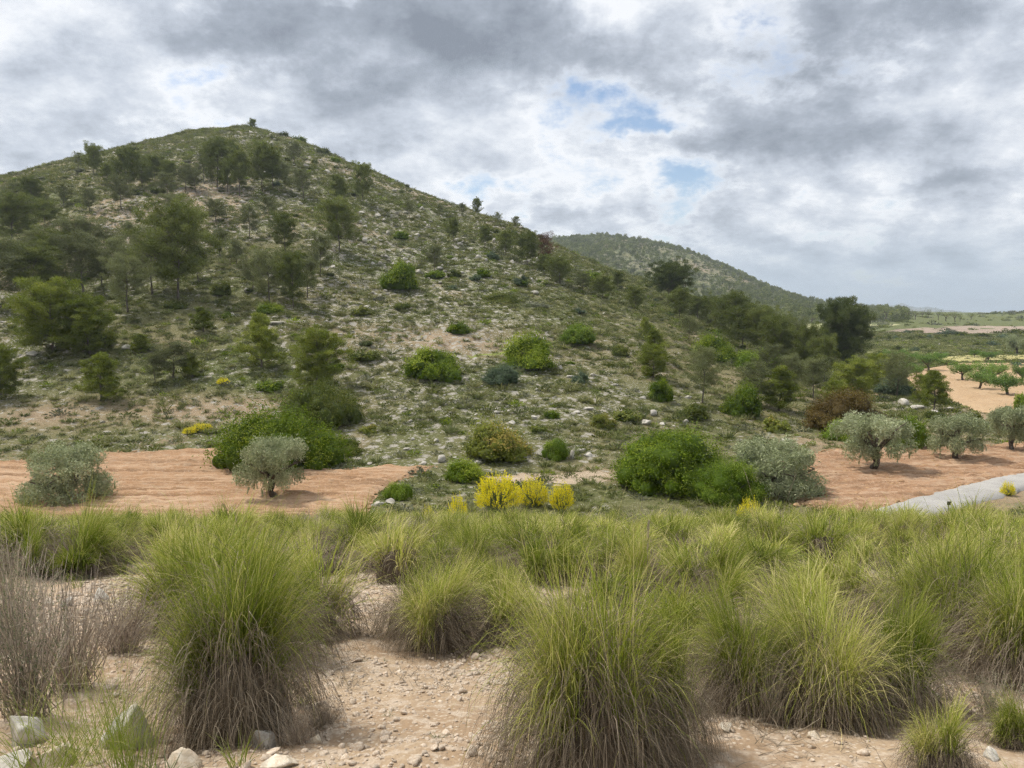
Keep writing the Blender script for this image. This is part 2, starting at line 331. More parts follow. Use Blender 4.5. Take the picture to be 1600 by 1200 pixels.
def plain(name, c1, c2, scale=6.0, rough=0.85, bump=0.4, bscale=14.0, jitter=0.1):
    m, t, o = mat(name)
    tc_ = N(t, 'ShaderNodeTexCoord'); n1 = NOISE(t, tc_.outputs['Object'], scale, 5, 0.6); oi = N(t, 'ShaderNodeObjectInfo')
    c = MIXC(t, SMOOTH(t, n1, 0.35, 0.65), c1, c2)
    hs = N(t, 'ShaderNodeHueSaturation'); L(t, c, hs.inputs['Color']); L(t, MATH(t, 'ADD', 1 - jitter, MATH(t, 'MULTIPLY', oi.outputs['Random'], 2 * jitter)), hs.inputs['Value'])
    p = N(t, 'ShaderNodeBsdfPrincipled', i_Roughness=rough); p.inputs['Specular IOR Level'].default_value = 0.2; L(t, hs.outputs[0], p.inputs['Base Color'])
    if bump:
        b = N(t, 'ShaderNodeBump', i_Strength=bump, i_Distance=0.03); L(t, NOISE(t, tc_.outputs['Object'], bscale, 6, 0.65), b.inputs['Height']); L(t, b.outputs[0], p.inputs['Normal'])
    L(t, p.outputs[0], o.inputs[0]); return m

M = {}
M['pine'] = foliage('pine_needles', [(0, (0.085, 0.11, 0.022)), (0.5, (0.155, 0.185, 0.045)), (1, (0.28, 0.30, 0.085))], 0.3)
M['pine_young'] = foliage('young_pine_needles', [(0, (0.10, 0.135, 0.018)), (0.5, (0.20, 0.24, 0.036)), (1, (0.37, 0.39, 0.075))], 0.35)
M['pine_grey'] = foliage('thin_pine_needles', [(0, (0.115, 0.13, 0.05)), (0.5, (0.185, 0.205, 0.085)), (1, (0.28, 0.295, 0.13))], 0.3)
M['pine_dark'] = foliage('dark_pine_needles', [(0, (0.055, 0.078, 0.02)), (0.5, (0.10, 0.128, 0.034)), (1, (0.19, 0.215, 0.065))], 0.25)
M['dead'] = foliage('dead_needles', [(0, (0.138, 0.078, 0.048)), (1, (0.289, 0.163, 0.102))], 0.1)
M['bark'] = plain('pine_bark', (0.085, 0.07, 0.058), (0.17, 0.145, 0.12), 8)
M['olive_bark'] = plain('olive_bark', (0.07, 0.052, 0.038), (0.17, 0.135, 0.10), 5, bump=0.9)
M['olive'] = foliage('olive_leaves', [(0, (0.16, 0.195, 0.085)), (0.5, (0.31, 0.345, 0.18)), (1, (0.54, 0.56, 0.36))], 0.25, 0.5, 0.08, 0.25)
M['mastic'] = foliage('mastic_leaves', [(0, (0.06, 0.105, 0.006)), (0.5, (0.155, 0.225, 0.016)), (1, (0.36, 0.42, 0.045))], 0.35, 0.5, 0.08, 0.2)
M['lush'] = foliage('lush_leaves', [(0, (0.085, 0.145, 0.012)), (0.5, (0.19, 0.275, 0.028)), (1, (0.36, 0.43, 0.07))], 0.38, 0.5, 0.06, 0.2)
M['kermes'] = foliage('kermes_oak_leaves', [(0, (0.055, 0.078, 0.012)), (0.5, (0.125, 0.15, 0.026)), (1, (0.25, 0.265, 0.06))], 0.3)
M['rust'] = foliage('rust_tinged_leaves', [(0, (0.085, 0.06, 0.018)), (0.5, (0.165, 0.115, 0.03)), (1, (0.24, 0.205, 0.05))], 0.3)
M['bronze'] = foliage('bronze_tinged_leaves', [(0, (0.108, 0.126, 0.020)), (0.6, (0.216, 0.246, 0.038)), (1, (0.420, 0.312, 0.083))], 0.3)
M['blue_shrub'] = foliage('bluish_shrub_leaves', [(0, (0.052, 0.081, 0.045)), (1, (0.156, 0.203, 0.109))], 0.2)
M['grey_shrub'] = foliage('grey_shrub_leaves', [(0, (0.11, 0.115, 0.075)), (0.5, (0.175, 0.185, 0.115)), (1, (0.27, 0.27, 0.175))], 0.2)
M['almond'] = foliage('almond_leaves', [(0, (0.089, 0.168, 0.032)), (0.5, (0.163, 0.266, 0.058)), (1, (0.282, 0.392, 0.103))], 0.3)
M['broom'] = foliage('broom_stems', [(0, (0.10, 0.13, 0.06)), (1, (0.22, 0.27, 0.12))], 0.2)
M['flower'] = foliage('broom_flowers', [(0, (0.80, 0.66, 0.012)), (1, (0.93, 0.86, 0.06))], 0.35, 0.5, 0.03)
M['blade'] = foliage('esparto_blades', [(0, (0.12, 0.175, 0.016)), (0.4, (0.275, 0.33, 0.042)), (0.72, (0.45, 0.455, 0.105)), (1, (0.66, 0.58, 0.27))], 0.35, 0.45, 0.17, 0.35)
M['straw'] = foliage('dead_esparto_blades', [(0, (0.11, 0.085, 0.058)), (0.5, (0.23, 0.185, 0.13)), (1, (0.47, 0.40, 0.29))], 0.2, 0.6, 0.06)
M['fresh'] = foliage('fresh_grass_blades', [(0, (0.13, 0.19, 0.02)), (0.5, (0.26, 0.31, 0.055)), (1, (0.52, 0.48, 0.18))], 0.3, 0.45, 0.06, 0.3)
M['twig'] = foliage('dry_twigs', [(0, (0.234, 0.187, 0.149)), (1, (0.667, 0.561, 0.438))], 0.0, 0.8)
M['herb'] = foliage('small_herbs', [(0, (0.13, 0.16, 0.075)), (1, (0.30, 0.33, 0.185))], 0.25)
def stone_mat(name, a, b, c, bd=0.02):
    m, t, o = mat(name); tc_ = N(t, 'ShaderNodeTexCoord'); oi = N(t, 'ShaderNodeObjectInfo'); at = N(t, 'ShaderNodeAttribute', attribute_name='tint')
    n1 = NOISE(t, tc_.outputs['Object'], 3.0, 6, 0.65, 0.4); n2 = NOISE(t, tc_.outputs['Object'], 11.0, 6, 0.7)
    col = MIXC(t, SMOOTH(t, n1, 0.38, 0.62), a, b); col = MIXC(t, SMOOTH(t, n2, 0.56, 0.70), col, c)
    hs = N(t, 'ShaderNodeHueSaturation'); L(t, col, hs.inputs['Color'])
    L(t, MATH(t, 'MULTIPLY', MATH(t, 'ADD', 0.86, MATH(t, 'MULTIPLY', oi.outputs['Random'], 0.24)), MATH(t, 'ADD', 0.72, MATH(t, 'MULTIPLY', at.outputs['Fac'], 0.56))), hs.inputs['Value'])
    p = N(t, 'ShaderNodeBsdfPrincipled', i_Roughness=0.9); p.inputs['Specular IOR Level'].default_value = 0.15; L(t, hs.outputs[0], p.inputs['Base Color'])
    b_ = N(t, 'ShaderNodeBump', i_Strength=0.35, i_Distance=bd); L(t, NOISE(t, tc_.outputs['Object'], 9.0, 8, 0.7), b_.inputs['Height']); L(t, b_.outputs[0], p.inputs['Normal'])
    L(t, p.outputs[0], o.inputs[0]); return m
M['lime'] = stone_mat('grey_limestone', (0.40, 0.37, 0.32), (0.55, 0.51, 0.44), (0.31, 0.29, 0.26))
M['lime_warm'] = stone_mat('warm_limestone', (0.50, 0.41, 0.30), (0.63, 0.56, 0.45), (0.42, 0.28, 0.18))
M['pebble'] = stone_mat('pebbles', (0.42, 0.32, 0.23), (0.55, 0.47, 0.375), (0.36, 0.265, 0.19), 0.0008)

def ground_material():
    m, t, o = mat('hillside_soil'); geo = N(t, 'ShaderNodeNewGeometry'); P = geo.outputs['Position']
    A = lambda n: N(t, 'ShaderNodeAttribute', attribute_name=n).outputs['Fac']
    bare, rock, green, near = A('bare'), A('rock'), A('green'), A('near')
    nb = NOISE(t, P, 0.16, 3, 0.6); nm = NOISE(t, P, 0.9, 3, 0.62); nf = NOISE(t, P, 4.2, 2, 0.65); nx = NOISE(t, P, 26.0, 2, 0.7)
    soil = MIXC(t, SMOOTH(t, nm, 0.36, 0.64), (0.29, 0.208, 0.126), (0.38, 0.278, 0.172))
    soil = MIXC(t, MATH(t, 'MULTIPLY', SMOOTH(t, nf, 0.42, 0.7), 0.65), soil, (0.41, 0.32, 0.22))
    soil = MIXC(t, MATH(t, 'MULTIPLY', SMOOTH(t, nx, 0.45, 0.72), 0.55), soil, (0.42, 0.34, 0.24))
    dry = MIXC(t, SMOOTH(t, nf, 0.35, 0.65), (0.115, 0.132, 0.045), (0.195, 0.20, 0.085))          # thin dry grass and thyme
    dry = MIXC(t, SMOOTH(t, nx, 0.4, 0.66), dry, (0.085, 0.105, 0.034))
    gf = MATH(t, 'ADD', MATH(t, 'MULTIPLY', nb, 0.55), MATH(t, 'MULTIPLY', nf, 0.45))
    gmask = SMOOTH(t, MATH(t, 'ADD', gf, MATH(t, 'MULTIPLY', MATH(t, 'SUBTRACT', green, 0.5), 0.45)), 0.33, 0.49)
    gmask = MATH(t, 'MULTIPLY', gmask, MATH(t, 'SUBTRACT', 1.0, MATH(t, 'MULTIPLY', bare, 0.95)))
    col = MIXC(t, gmask, soil, dry)
    vo = N(t, 'ShaderNodeTexVoronoi', i_Scale=1.15); L(t, P, vo.inputs['Vector']); vo2 = N(t, 'ShaderNodeTexVoronoi', i_Scale=3.6); L(t, P, vo2.inputs['Vector'])
    st = MATH(t, 'MULTIPLY', SMOOTH(t, vo.outputs['Distance'], 0.46, 0.30), SMOOTH(t, MATH(t, 'ADD', nm, MATH(t, 'MULTIPLY', rock, 0.30)), 0.64, 0.74))
    st2 = MATH(t, 'MULTIPLY', SMOOTH(t, vo2.outputs['Distance'], 0.42, 0.28), SMOOTH(t, MATH(t, 'ADD', nf, MATH(t, 'MULTIPLY', rock, 0.28)), 0.63, 0.73))
    smask = MATH(t, 'MULTIPLY', MATH(t, 'MAXIMUM', st, st2), MATH(t, 'SUBTRACT', 1.0, MATH(t, 'MULTIPLY', near, 0.8)))
    stone = MIXC(t, SMOOTH(t, nx, 0.35, 0.65), (0.34, 0.31, 0.255), (0.49, 0.45, 0.385))
    col = MIXC(t, smask, col, stone)
    # foreground: packed sandy soil with grit
    grit = N(t, 'ShaderNodeTexVoronoi', i_Scale=42.0); L(t, P, grit.inputs['Vector'])
    grit2 = N(t, 'ShaderNodeTexVoronoi', i_Scale=120.0); L(t, P, grit2.inputs['Vector'])
    nsoil = MIXC(t, SMOOTH(t, nm, 0.35, 0.62), (0.31, 0.215, 0.132), (0.40, 0.30, 0.198))
    nsoil = MIXC(t, SMOOTH(t, NOISE(t, P, 9.0, 2, 0.7), 0.45, 0.68), nsoil, (0.48, 0.39, 0.295))
    gsep = N(t, 'ShaderNodeSeparateColor'); L(t, grit.outputs['Color'], gsep.inputs[0])
    nsoil = MIXC(t, MATH(t, 'MULTIPLY', SMOOTH(t, grit.outputs['Distance'], 0.42, 0.25), SMOOTH(t, gsep.outputs[0], 0.5, 0.75)), nsoil, (0.52, 0.43, 0.33))
    gs2 = N(t, 'ShaderNodeSeparateColor'); L(t, grit2.outputs['Color'], gs2.inputs[0])
    nsoil = MIXC(t, MATH(t, 'MULTIPLY', SMOOTH(t, gs2.outputs[1], 0.3, 0.9), 0.45), nsoil, (0.27, 0.19, 0.13))
    col = MIXC(t, near, col, nsoil)
    p = N(t, 'ShaderNodeBsdfPrincipled', i_Roughness=0.95); p.inputs['Specular IOR Level'].default_value = 0.1; L(t, col, p.inputs['Base Color'])
    hgt = MATH(t, 'MULTIPLY', nx, 0.5)
    bd = MATH(t, 'ADD', 0.03, MATH(t, 'MULTIPLY', MATH(t, 'SUBTRACT', 1.0, near), 0.2))
    b = N(t, 'ShaderNodeBump', i_Strength=0.8); L(t, bd, b.inputs['Distance']); L(t, hgt, b.inputs['Height']); L(t, b.outputs[0], p.inputs['Normal'])
    L(t, p.outputs[0], o.inputs[0]); return m
def field_material(name, c1, c2, c3, scale=1.0, bump=0.06, rows=None):
    m, t, o = mat(name); geo = N(t, 'ShaderNodeNewGeometry'); P = geo.outputs['Position']
    nb = NOISE(t, P, 0.22 * scale, 3, 0.6); nm = NOISE(t, P, 1.6 * scale, 3, 0.65); nf = NOISE(t, P, 7.0 * scale, 3, 0.7)
    c = MIXC(t, SMOOTH(t, nb, 0.36, 0.64), c1, c2); c = MIXC(t, SMOOTH(t, nm, 0.46, 0.72), c, c3)
    if rows is not None:                                       # passes of the plough: turned earth and stony crumbs in long streaks
        mp = N(t, 'ShaderNodeMapping'); mp.inputs['Rotation'].default_value = (0, 0, -rows); mp.inputs['Scale'].default_value = (0.09, 1.9, 1); L(t, P, mp.inputs['Vector'])
        ns = NOISE(t, mp.outputs[0], 1.0, 3, 0.6)
        c = MIXC(t, MATH(t, 'MULTIPLY', SMOOTH(t, ns, 0.50, 0.62), 0.62), c, tuple(x * .62 for x in c1)); c = MIXC(t, MATH(t, 'MULTIPLY', SMOOTH(t, ns, 0.46, 0.36), 0.5), c, tuple(min(.62, x * 1.2 + .03) for x in c3))
    c = MIXC(t, MATH(t, 'MULTIPLY', SMOOTH(t, nf, 0.5, 0.72), 0.55), c, tuple(min(1, x * 1.35 + .02) for x in c3))
    p = N(t, 'ShaderNodeBsdfPrincipled', i_Roughness=0.95); p.inputs['Specular IOR Level'].default_value = 0.08; L(t, c, p.inputs['Base Color'])
    b = N(t, 'ShaderNodeBump', i_Strength=0.9, i_Distance=bump); L(t, nf, b.inputs['Height']); L(t, b.outputs[0], p.inputs['Normal'])
    L(t, p.outputs[0], o.inputs[0]); return m

# ------------------------------------------------------------------ the land: one sheet to the horizon
def soft_blobs(x, y, lst):
    s = np.zeros_like(x)
    for px, py, wx, wy, a in lst:
        cx_, cy_, _ = drop(px, py)
        sx = wx / 1200 * cy_
        cy2 = drop(px, py - wy)[1]; sy = max(cy2 - cy_, 2.0)
        s = s + a * np.exp(-(((x - cx_) / sx) ** 2 + ((y - cy_) / sy) ** 2))
    return s
def land_masks(x, y):
    r = np.hypot(x, y); z = base_h(x, y)
    rock = 0.27 + .16 * sstep(z, 2, 25) + 1.0 * fbm(x / 28, y / 28, 4, 51) + soft_blobs(x, y, [(640, 400, 110, 55, .6), (590, 370, 50, 30, .5), (700, 350, 110, 36, .45), (800, 385, 90, 34, .4), (430, 222, 110, 26, .35), (740, 420, 80, 50, .35), (350, 250, 200, 40, .35), (480, 240, 80, 40, .4), (560, 440, 60, 40, .35),
        (880, 640, 110, 22, .5), (960, 610, 60, 20, .4), (400, 500, 70, 16, .55), (30, 545, 60, 18, .7), (620, 480, 80, 30, .3), (870, 700, 90, 16, .4), (1230, 690, 50, 14, .5), (1440, 640, 60, 14, .7), (1010, 540, 50, 20, .35)])
    bare = 0.1 + 0.9 * fbm(x / 20 + 7, y / 20, 4, 61) + soft_blobs(x, y, [(700, 530, 150, 20, .9), (330, 640, 180, 26, 1.1), (60, 650, 90, 22, .7), (560, 560, 80, 20, .3), (520, 520, 90, 22, .4), (920, 742, 60, 14, .9), (545, 695, 30, 8, .9), (1240, 700, 40, 12, .5), (270, 540, 60, 10, .4)])
    green = 0.5 + 1.2 * fbm(x / 34 + 2, y / 34 + 5, 4, 71) + soft_blobs(x, y, [(200, 500, 160, 28, .6), (60, 480, 120, 40, .5), (760, 490, 200, 26, .3), (770, 552, 60, 6, .9), (240, 660, 160, 16, .3), (820, 580, 150, 40, .2)])
    vall = sstep(r, 140, 240) * sstep(-z, -14, -4) * (x > 60); green = green + .45 * vall; bare = bare - .4 * vall; rock = rock - .5 * vall
    near = 1 - sstep(r, 24, 36)
    return np.clip(rock, 0, 1), np.clip(bare, 0, 1), np.clip(green, 0, 1), near
th_v = np.concatenate([np.linspace(-math.pi, -0.70, 46)[:-1], np.linspace(-0.70, 0.70, 391), np.linspace(0.70, math.pi, 46)[1:]])
rr = np.concatenate([np.exp(np.linspace(math.log(0.4), math.log(34), 190))[:-1], np.exp(np.linspace(math.log(34), math.log(300), 300))[:-1], np.exp(np.linspace(math.log(300), math.log(11000), 110))])
TT, RR = np.meshgrid(th_v, rr); GX, GY = (RR * np.sin(TT)).ravel(), (RR * np.cos(TT)).ravel()
GZ = Hgt(GX, GY); mk = land_masks(GX, GY)
FAR_R = rr
gv = np.stack([GX, GY, GZ], 1)
gf = grid_faces(len(rr), len(th_v))[:, ::-1]
ctr = np.arange(len(th_v) - 1)                                   # close the hole under the camera
gv = np.concatenate([gv, [[0, 0, float(Hgt(0.0, 0.41))]]]); f3 = np.stack([ctr, ctr + 1, np.full_like(ctr, len(gv) - 1)], 1)[:, ::-1]
gm = make_mesh('ground', gv, [gf.copy(), f3.copy()], ground_material(), True, {n: np.append(a, 0.5) for n, a in zip(('rock', 'bare', 'green', 'near'), mk)})
link('ground', gm, kind='structure')

# ------------------------------------------------------------------ fields, road: sheets laid on the land
def inside(poly, x, y):
    c = np.zeros(x.shape, bool); n = len(poly)
    for i in range(n):
        (x1, y1), (x2, y2) = poly[i], poly[(i + 1) % n]
        c ^= ((y1 > y) != (y2 > y)) & (x < (x2 - x1) * (y - y1) / (y2 - y1 + 1e-12) + x1)
    return c
def field(name, pix, step, material, lift, row_dir=0.0, row_gap=0.0, row_h=0.0, clod=0.0, rag=0.6, ystep=None):
    poly = [drop(*p)[:2] for p in pix]
    xs, ys = [p[0] for p in poly], [p[1] for p in poly]; ystep = ystep or step
    gx = np.arange(min(xs) - 1, max(xs) + 1, step); gy = np.arange(min(ys) - 1, max(ys) + 1, ystep)
    X, Y = np.meshgrid(gx, gy); nr, nc = X.shape; X, Y = X.ravel(), Y.ravel()
    jx, jy = X + rag * 2.2 * fbm(X / 2.3, Y / 2.3, 3, 5), Y + rag * 2.2 * fbm(X / 2.1 + 9, Y / 2.1, 3, 6)
    ins = inside(poly, jx, jy)
    edge = sum(inside(poly, jx + .7 * math.cos(a), jy + .7 * math.sin(a)).astype(float) for a in np.arange(8) * math.pi / 4) / 8
    edge = sstep(edge, .35, 1.0); Z = np.zeros_like(X)
    if row_gap:
        q = (-X * math.sin(row_dir) + Y * math.cos(row_dir)) + 0.5 * fbm(X / 9, Y / 9, 2, 8)
        Z = Z + row_h * np.abs(np.sin(q * math.pi / row_gap)) * (0.6 + 0.8 * (fbm(X / 2, Y / 2, 2, 12) + .5))
    if clod: Z = Z + clod * 2 * np.maximum(fbm(X / .55, Y / .4, 3, 14), -.1)
    Z = Hgt(X, Y) + (Z + lift) * edge - .04 * (1 - edge)
    f = grid_faces(nr, nc); keep = ins[f].all(1); f = f[keep]
    used = np.unique(f); idx = np.full(len(X), -1); idx[used] = np.arange(len(used))
    me = make_mesh(name, np.stack([X, Y, Z], 1)[used], idx[f], material, True)
    link(name, me, kind='structure'); return poly
red = field_material('ploughed_earth', (0.345, 0.205, 0.112), (0.39, 0.245, 0.142), (0.415, 0.29, 0.188), rows=0.05)
red2 = field_material('ploughed_earth', (0.315, 0.185, 0.105), (0.365, 0.225, 0.134), (0.395, 0.275, 0.18), rows=-0.25)
sand = field_material('ploughed_pale_earth', (0.42, 0.29, 0.17), (0.47, 0.335, 0.205), (0.39, 0.26, 0.15))
LEFT_FIELD = field('ploughed_field', [(-260, 733), (0, 722), (90, 714), (180, 707), (340, 701), (420, 706), (520, 736), (600, 730), (690, 729), (640, 750), (590, 772), (570, 818), (300, 838), (0, 838), (-260, 838)], 0.22, red, 0.05, 0.05, 0.8, 0.18, 0.14, ystep=0.13)
RIGHT_FIELD = field('ploughed_field', [(1255, 712), (1300, 703), (1420, 700), (1520, 698), (1700, 688), (1760, 705), (1700, 735), (1600, 748), (1540, 757), (1460, 779), (1385, 794), (1330, 806), (1235, 792), (1250, 750)], 0.22, red2, 0.05, -0.25, 0.8, 0.17, 0.16, ystep=0.13)
ALMOND_FIELD = field('ploughed_field', [(1380, 612), (1385, 598), (1440, 577), (1500, 568), (1600, 568), (1750, 575), (1750, 640), (1600, 655), (1555, 652), (1500, 634), (1460, 618)], 0.4, sand, 0.06, 0.5, 1.2, 0.12, 0.14, ystep=0.3)
dirt = field_material('trodden_dirt', (0.35, 0.265, 0.18), (0.42, 0.33, 0.235), (0.47, 0.39, 0.295), 1.5)
TRACK = field('dirt_track', [(740, 741), (820, 737), (890, 736), (950, 733), (985, 740), (955, 755), (900, 760), (820, 757), (740, 750)], 0.25, dirt, 0.04, clod=0.10, rag=1.1, ystep=0.15)
meadow = field_material('dry_meadow', (0.33, 0.335, 0.165), (0.44, 0.41, 0.24), (0.37, 0.375, 0.17), 0.25, 0.2)
field('meadow', [(1340, 556), (1360, 541), (1370, 532), (1440, 530), (1560, 532), (1720, 536), (1720, 549), (1600, 551), (1480, 556), (1400, 559)], 1.4, meadow, 0.08, rag=2, clod=0.3)
yel = field_material('yellow_stubble', (0.42, 0.37, 0.16), (0.50, 0.43, 0.22), (0.33, 0.31, 0.12), 0.4, 0.2)
field('meadow', [(1180, 512), (1230, 506), (1340, 506), (1420, 507), (1380, 511), (1290, 514)], 3.0, meadow, 0.15, rag=4, clod=0.4)
field('stubble_field', [(1445, 565), (1450, 559), (1520, 557), (1720, 554), (1720, 562), (1600, 563), (1500, 567)], 0.9, yel, 0.08, 0.2, 2.0, 0.25, 0.2, rag=1)
field('fallow_field', [(1360, 522), (1400, 513), (1500, 509), (1620, 509), (1700, 513), (1560, 521), (1440, 526)], 3.0, field_material('fallow_soil', (0.33, 0.25, 0.20), (0.37, 0.29, 0.23), (0.26, 0.22, 0.15), 0.2, 0.3), 0.15, rag=4, clod=0.4)
field('fallow_field', [(1352, 527), (1365, 521), (1385, 521), (1390, 525), (1370, 529)], 2.0, sand, 0.2, rag=2)
field('grass_strip', [(708, 561), (730, 553), (790, 548), (812, 550), (790, 556), (740, 561)], 0.4, field_material('green_grass_strip', (0.20, 0.235, 0.06), (0.27, 0.29, 0.085), (0.23, 0.25, 0.08)), 0.05, rag=.6, clod=.2)
# the asphalt lane, a crowned slab 3 m wide
def lane():
    m, t, o = mat('worn_asphalt'); geo = N(t, 'ShaderNodeNewGeometry'); P = geo.outputs['Position']
    c = MIXC(t, SMOOTH(t, NOISE(t, P, 0.7, 6, 0.65), 0.35, 0.65), (0.32, 0.305, 0.28), (0.395, 0.375, 0.345)); c = MIXC(t, SMOOTH(t, NOISE(t, P, 22, 5, 0.7), 0.5, 0.75), c, (0.20, 0.19, 0.18))
    p = N(t, 'ShaderNodeBsdfPrincipled', i_Roughness=0.9); L(t, c, p.inputs['Base Color']); L(t, p.outputs[0], o.inputs[0])
    cl = np.array([(13.5, 27), (14.6, 30.5), (16.6, 33.6), (19.5, 36.6), (24.4, 40.0), (29, 43.4), (36, 47), (48, 51.5), (64, 55)], float)
    s = np.linspace(0, len(cl) - 1, 160); i = np.arange(len(cl)); cxy = np.stack([np.interp(s, i, cl[:, 0]), np.interp(s, i, cl[:, 1])], 1)
    for _ in range(30): cxy[1:-1] = (cxy[:-2] + cxy[1:-1] * 2 + cxy[2:]) / 4
    d = np.gradient(cxy, axis=0); d /= np.linalg.norm(d, axis=1)[:, None]; nrm = np.stack([-d[:, 1], d[:, 0]], 1)
    hz = Hgt(cxy[:, 0], cxy[:, 1]); base = np.maximum(hz, -9.5 + EYE - 0.1)
    k_ = np.ones(15) / 15; base = np.convolve(np.pad(base, 7, mode='edge'), k_, 'valid')
    off = np.array([-1.25, -1.08, -0.55, 0, 0.55, 1.08, 1.25]); hh = np.array([-0.30, 0.13, 0.16, 0.18, 0.16, 0.13, -0.30])
    off_e = off[None] + np.where(np.abs(off) > 1.0, 1, 0)[None] * 0.5 * fbm(np.arange(160)[:, None] / 3.0, off[None] * 9 + 40, 3, 77)
    v = np.concatenate([cxy[:, None] + nrm[:, None] * off_e[..., None], (base[:, None] + hh[None])[..., None]], -1).reshape(-1, 3)
    link('road', make_mesh('road', v, grid_faces(160, 7), m, True), kind='structure')
lane()
# far blue ridge beyond the plain
def ridge():
    px = np.linspace(1180, 1640, 120)
    top = np.interp(px, [1180, 1300, 1370, 1395, 1408, 1420, 1435, 1450, 1475, 1500, 1530, 1560, 1640], [489, 488, 483, 477, 473.5, 478, 480.5, 479, 484, 486, 490, 491, 492]) + 1.5 * fbm(px / 8, px * 0, 3, 4)
    rows = []
    for t_ in np.linspace(0, 1, 9):
        Y = 4700 + 800 * t_
        prof = math.sin(t_ * math.pi) ** 0.8
        x = (px - 800) / 1200 * CP * Y; kz = ray(px, top)[1] * 5100
        z = -11 + (kz + 11) * prof + (8 * fbm(x / 300, np.full_like(x, Y / 300), 4, 15) if 0 < t_ < 1 else 0) * (1 - prof) * 3
        rows.append(np.stack([x, np.full_like(x, Y), z + EYE], 1))
    v = np.concatenate(rows)
    link('mountains', make_mesh('mountains', v, grid_faces(9, 120), plain('mountain_scrub', (0.09, 0.11, 0.08), (0.16, 0.15, 0.11), 0.004, bump=0), True), kind='structure')
ridge()
# the air: even pale haze over the whole place
def haze():
    m, t, o = mat('haze_air'); pv = N(t, 'ShaderNodeVolumePrincipled', i_Density=0.00021, i_Anisotropy=0.2); pv.inputs['Color'].default_value = (0.80, 0.90, 1.0, 1)
    L(t, pv.outputs[0], o.inputs['Volume'])
    lo, hi = min(float(GZ.min()), -14.0) - 1.0, 112.0; R = 13500
    v = np.array([(x, y, z) for z in (lo, hi) for y in (-R, R) for x in (-R, R)], float)
    f = np.array([(0, 2, 3, 1), (4, 5, 7, 6), (0, 1, 5, 4), (2, 6, 7, 3), (0, 4, 6, 2), (1, 3, 7, 5)])
    link('haze', make_mesh('haze', v, f, m), kind='stuff')
haze()

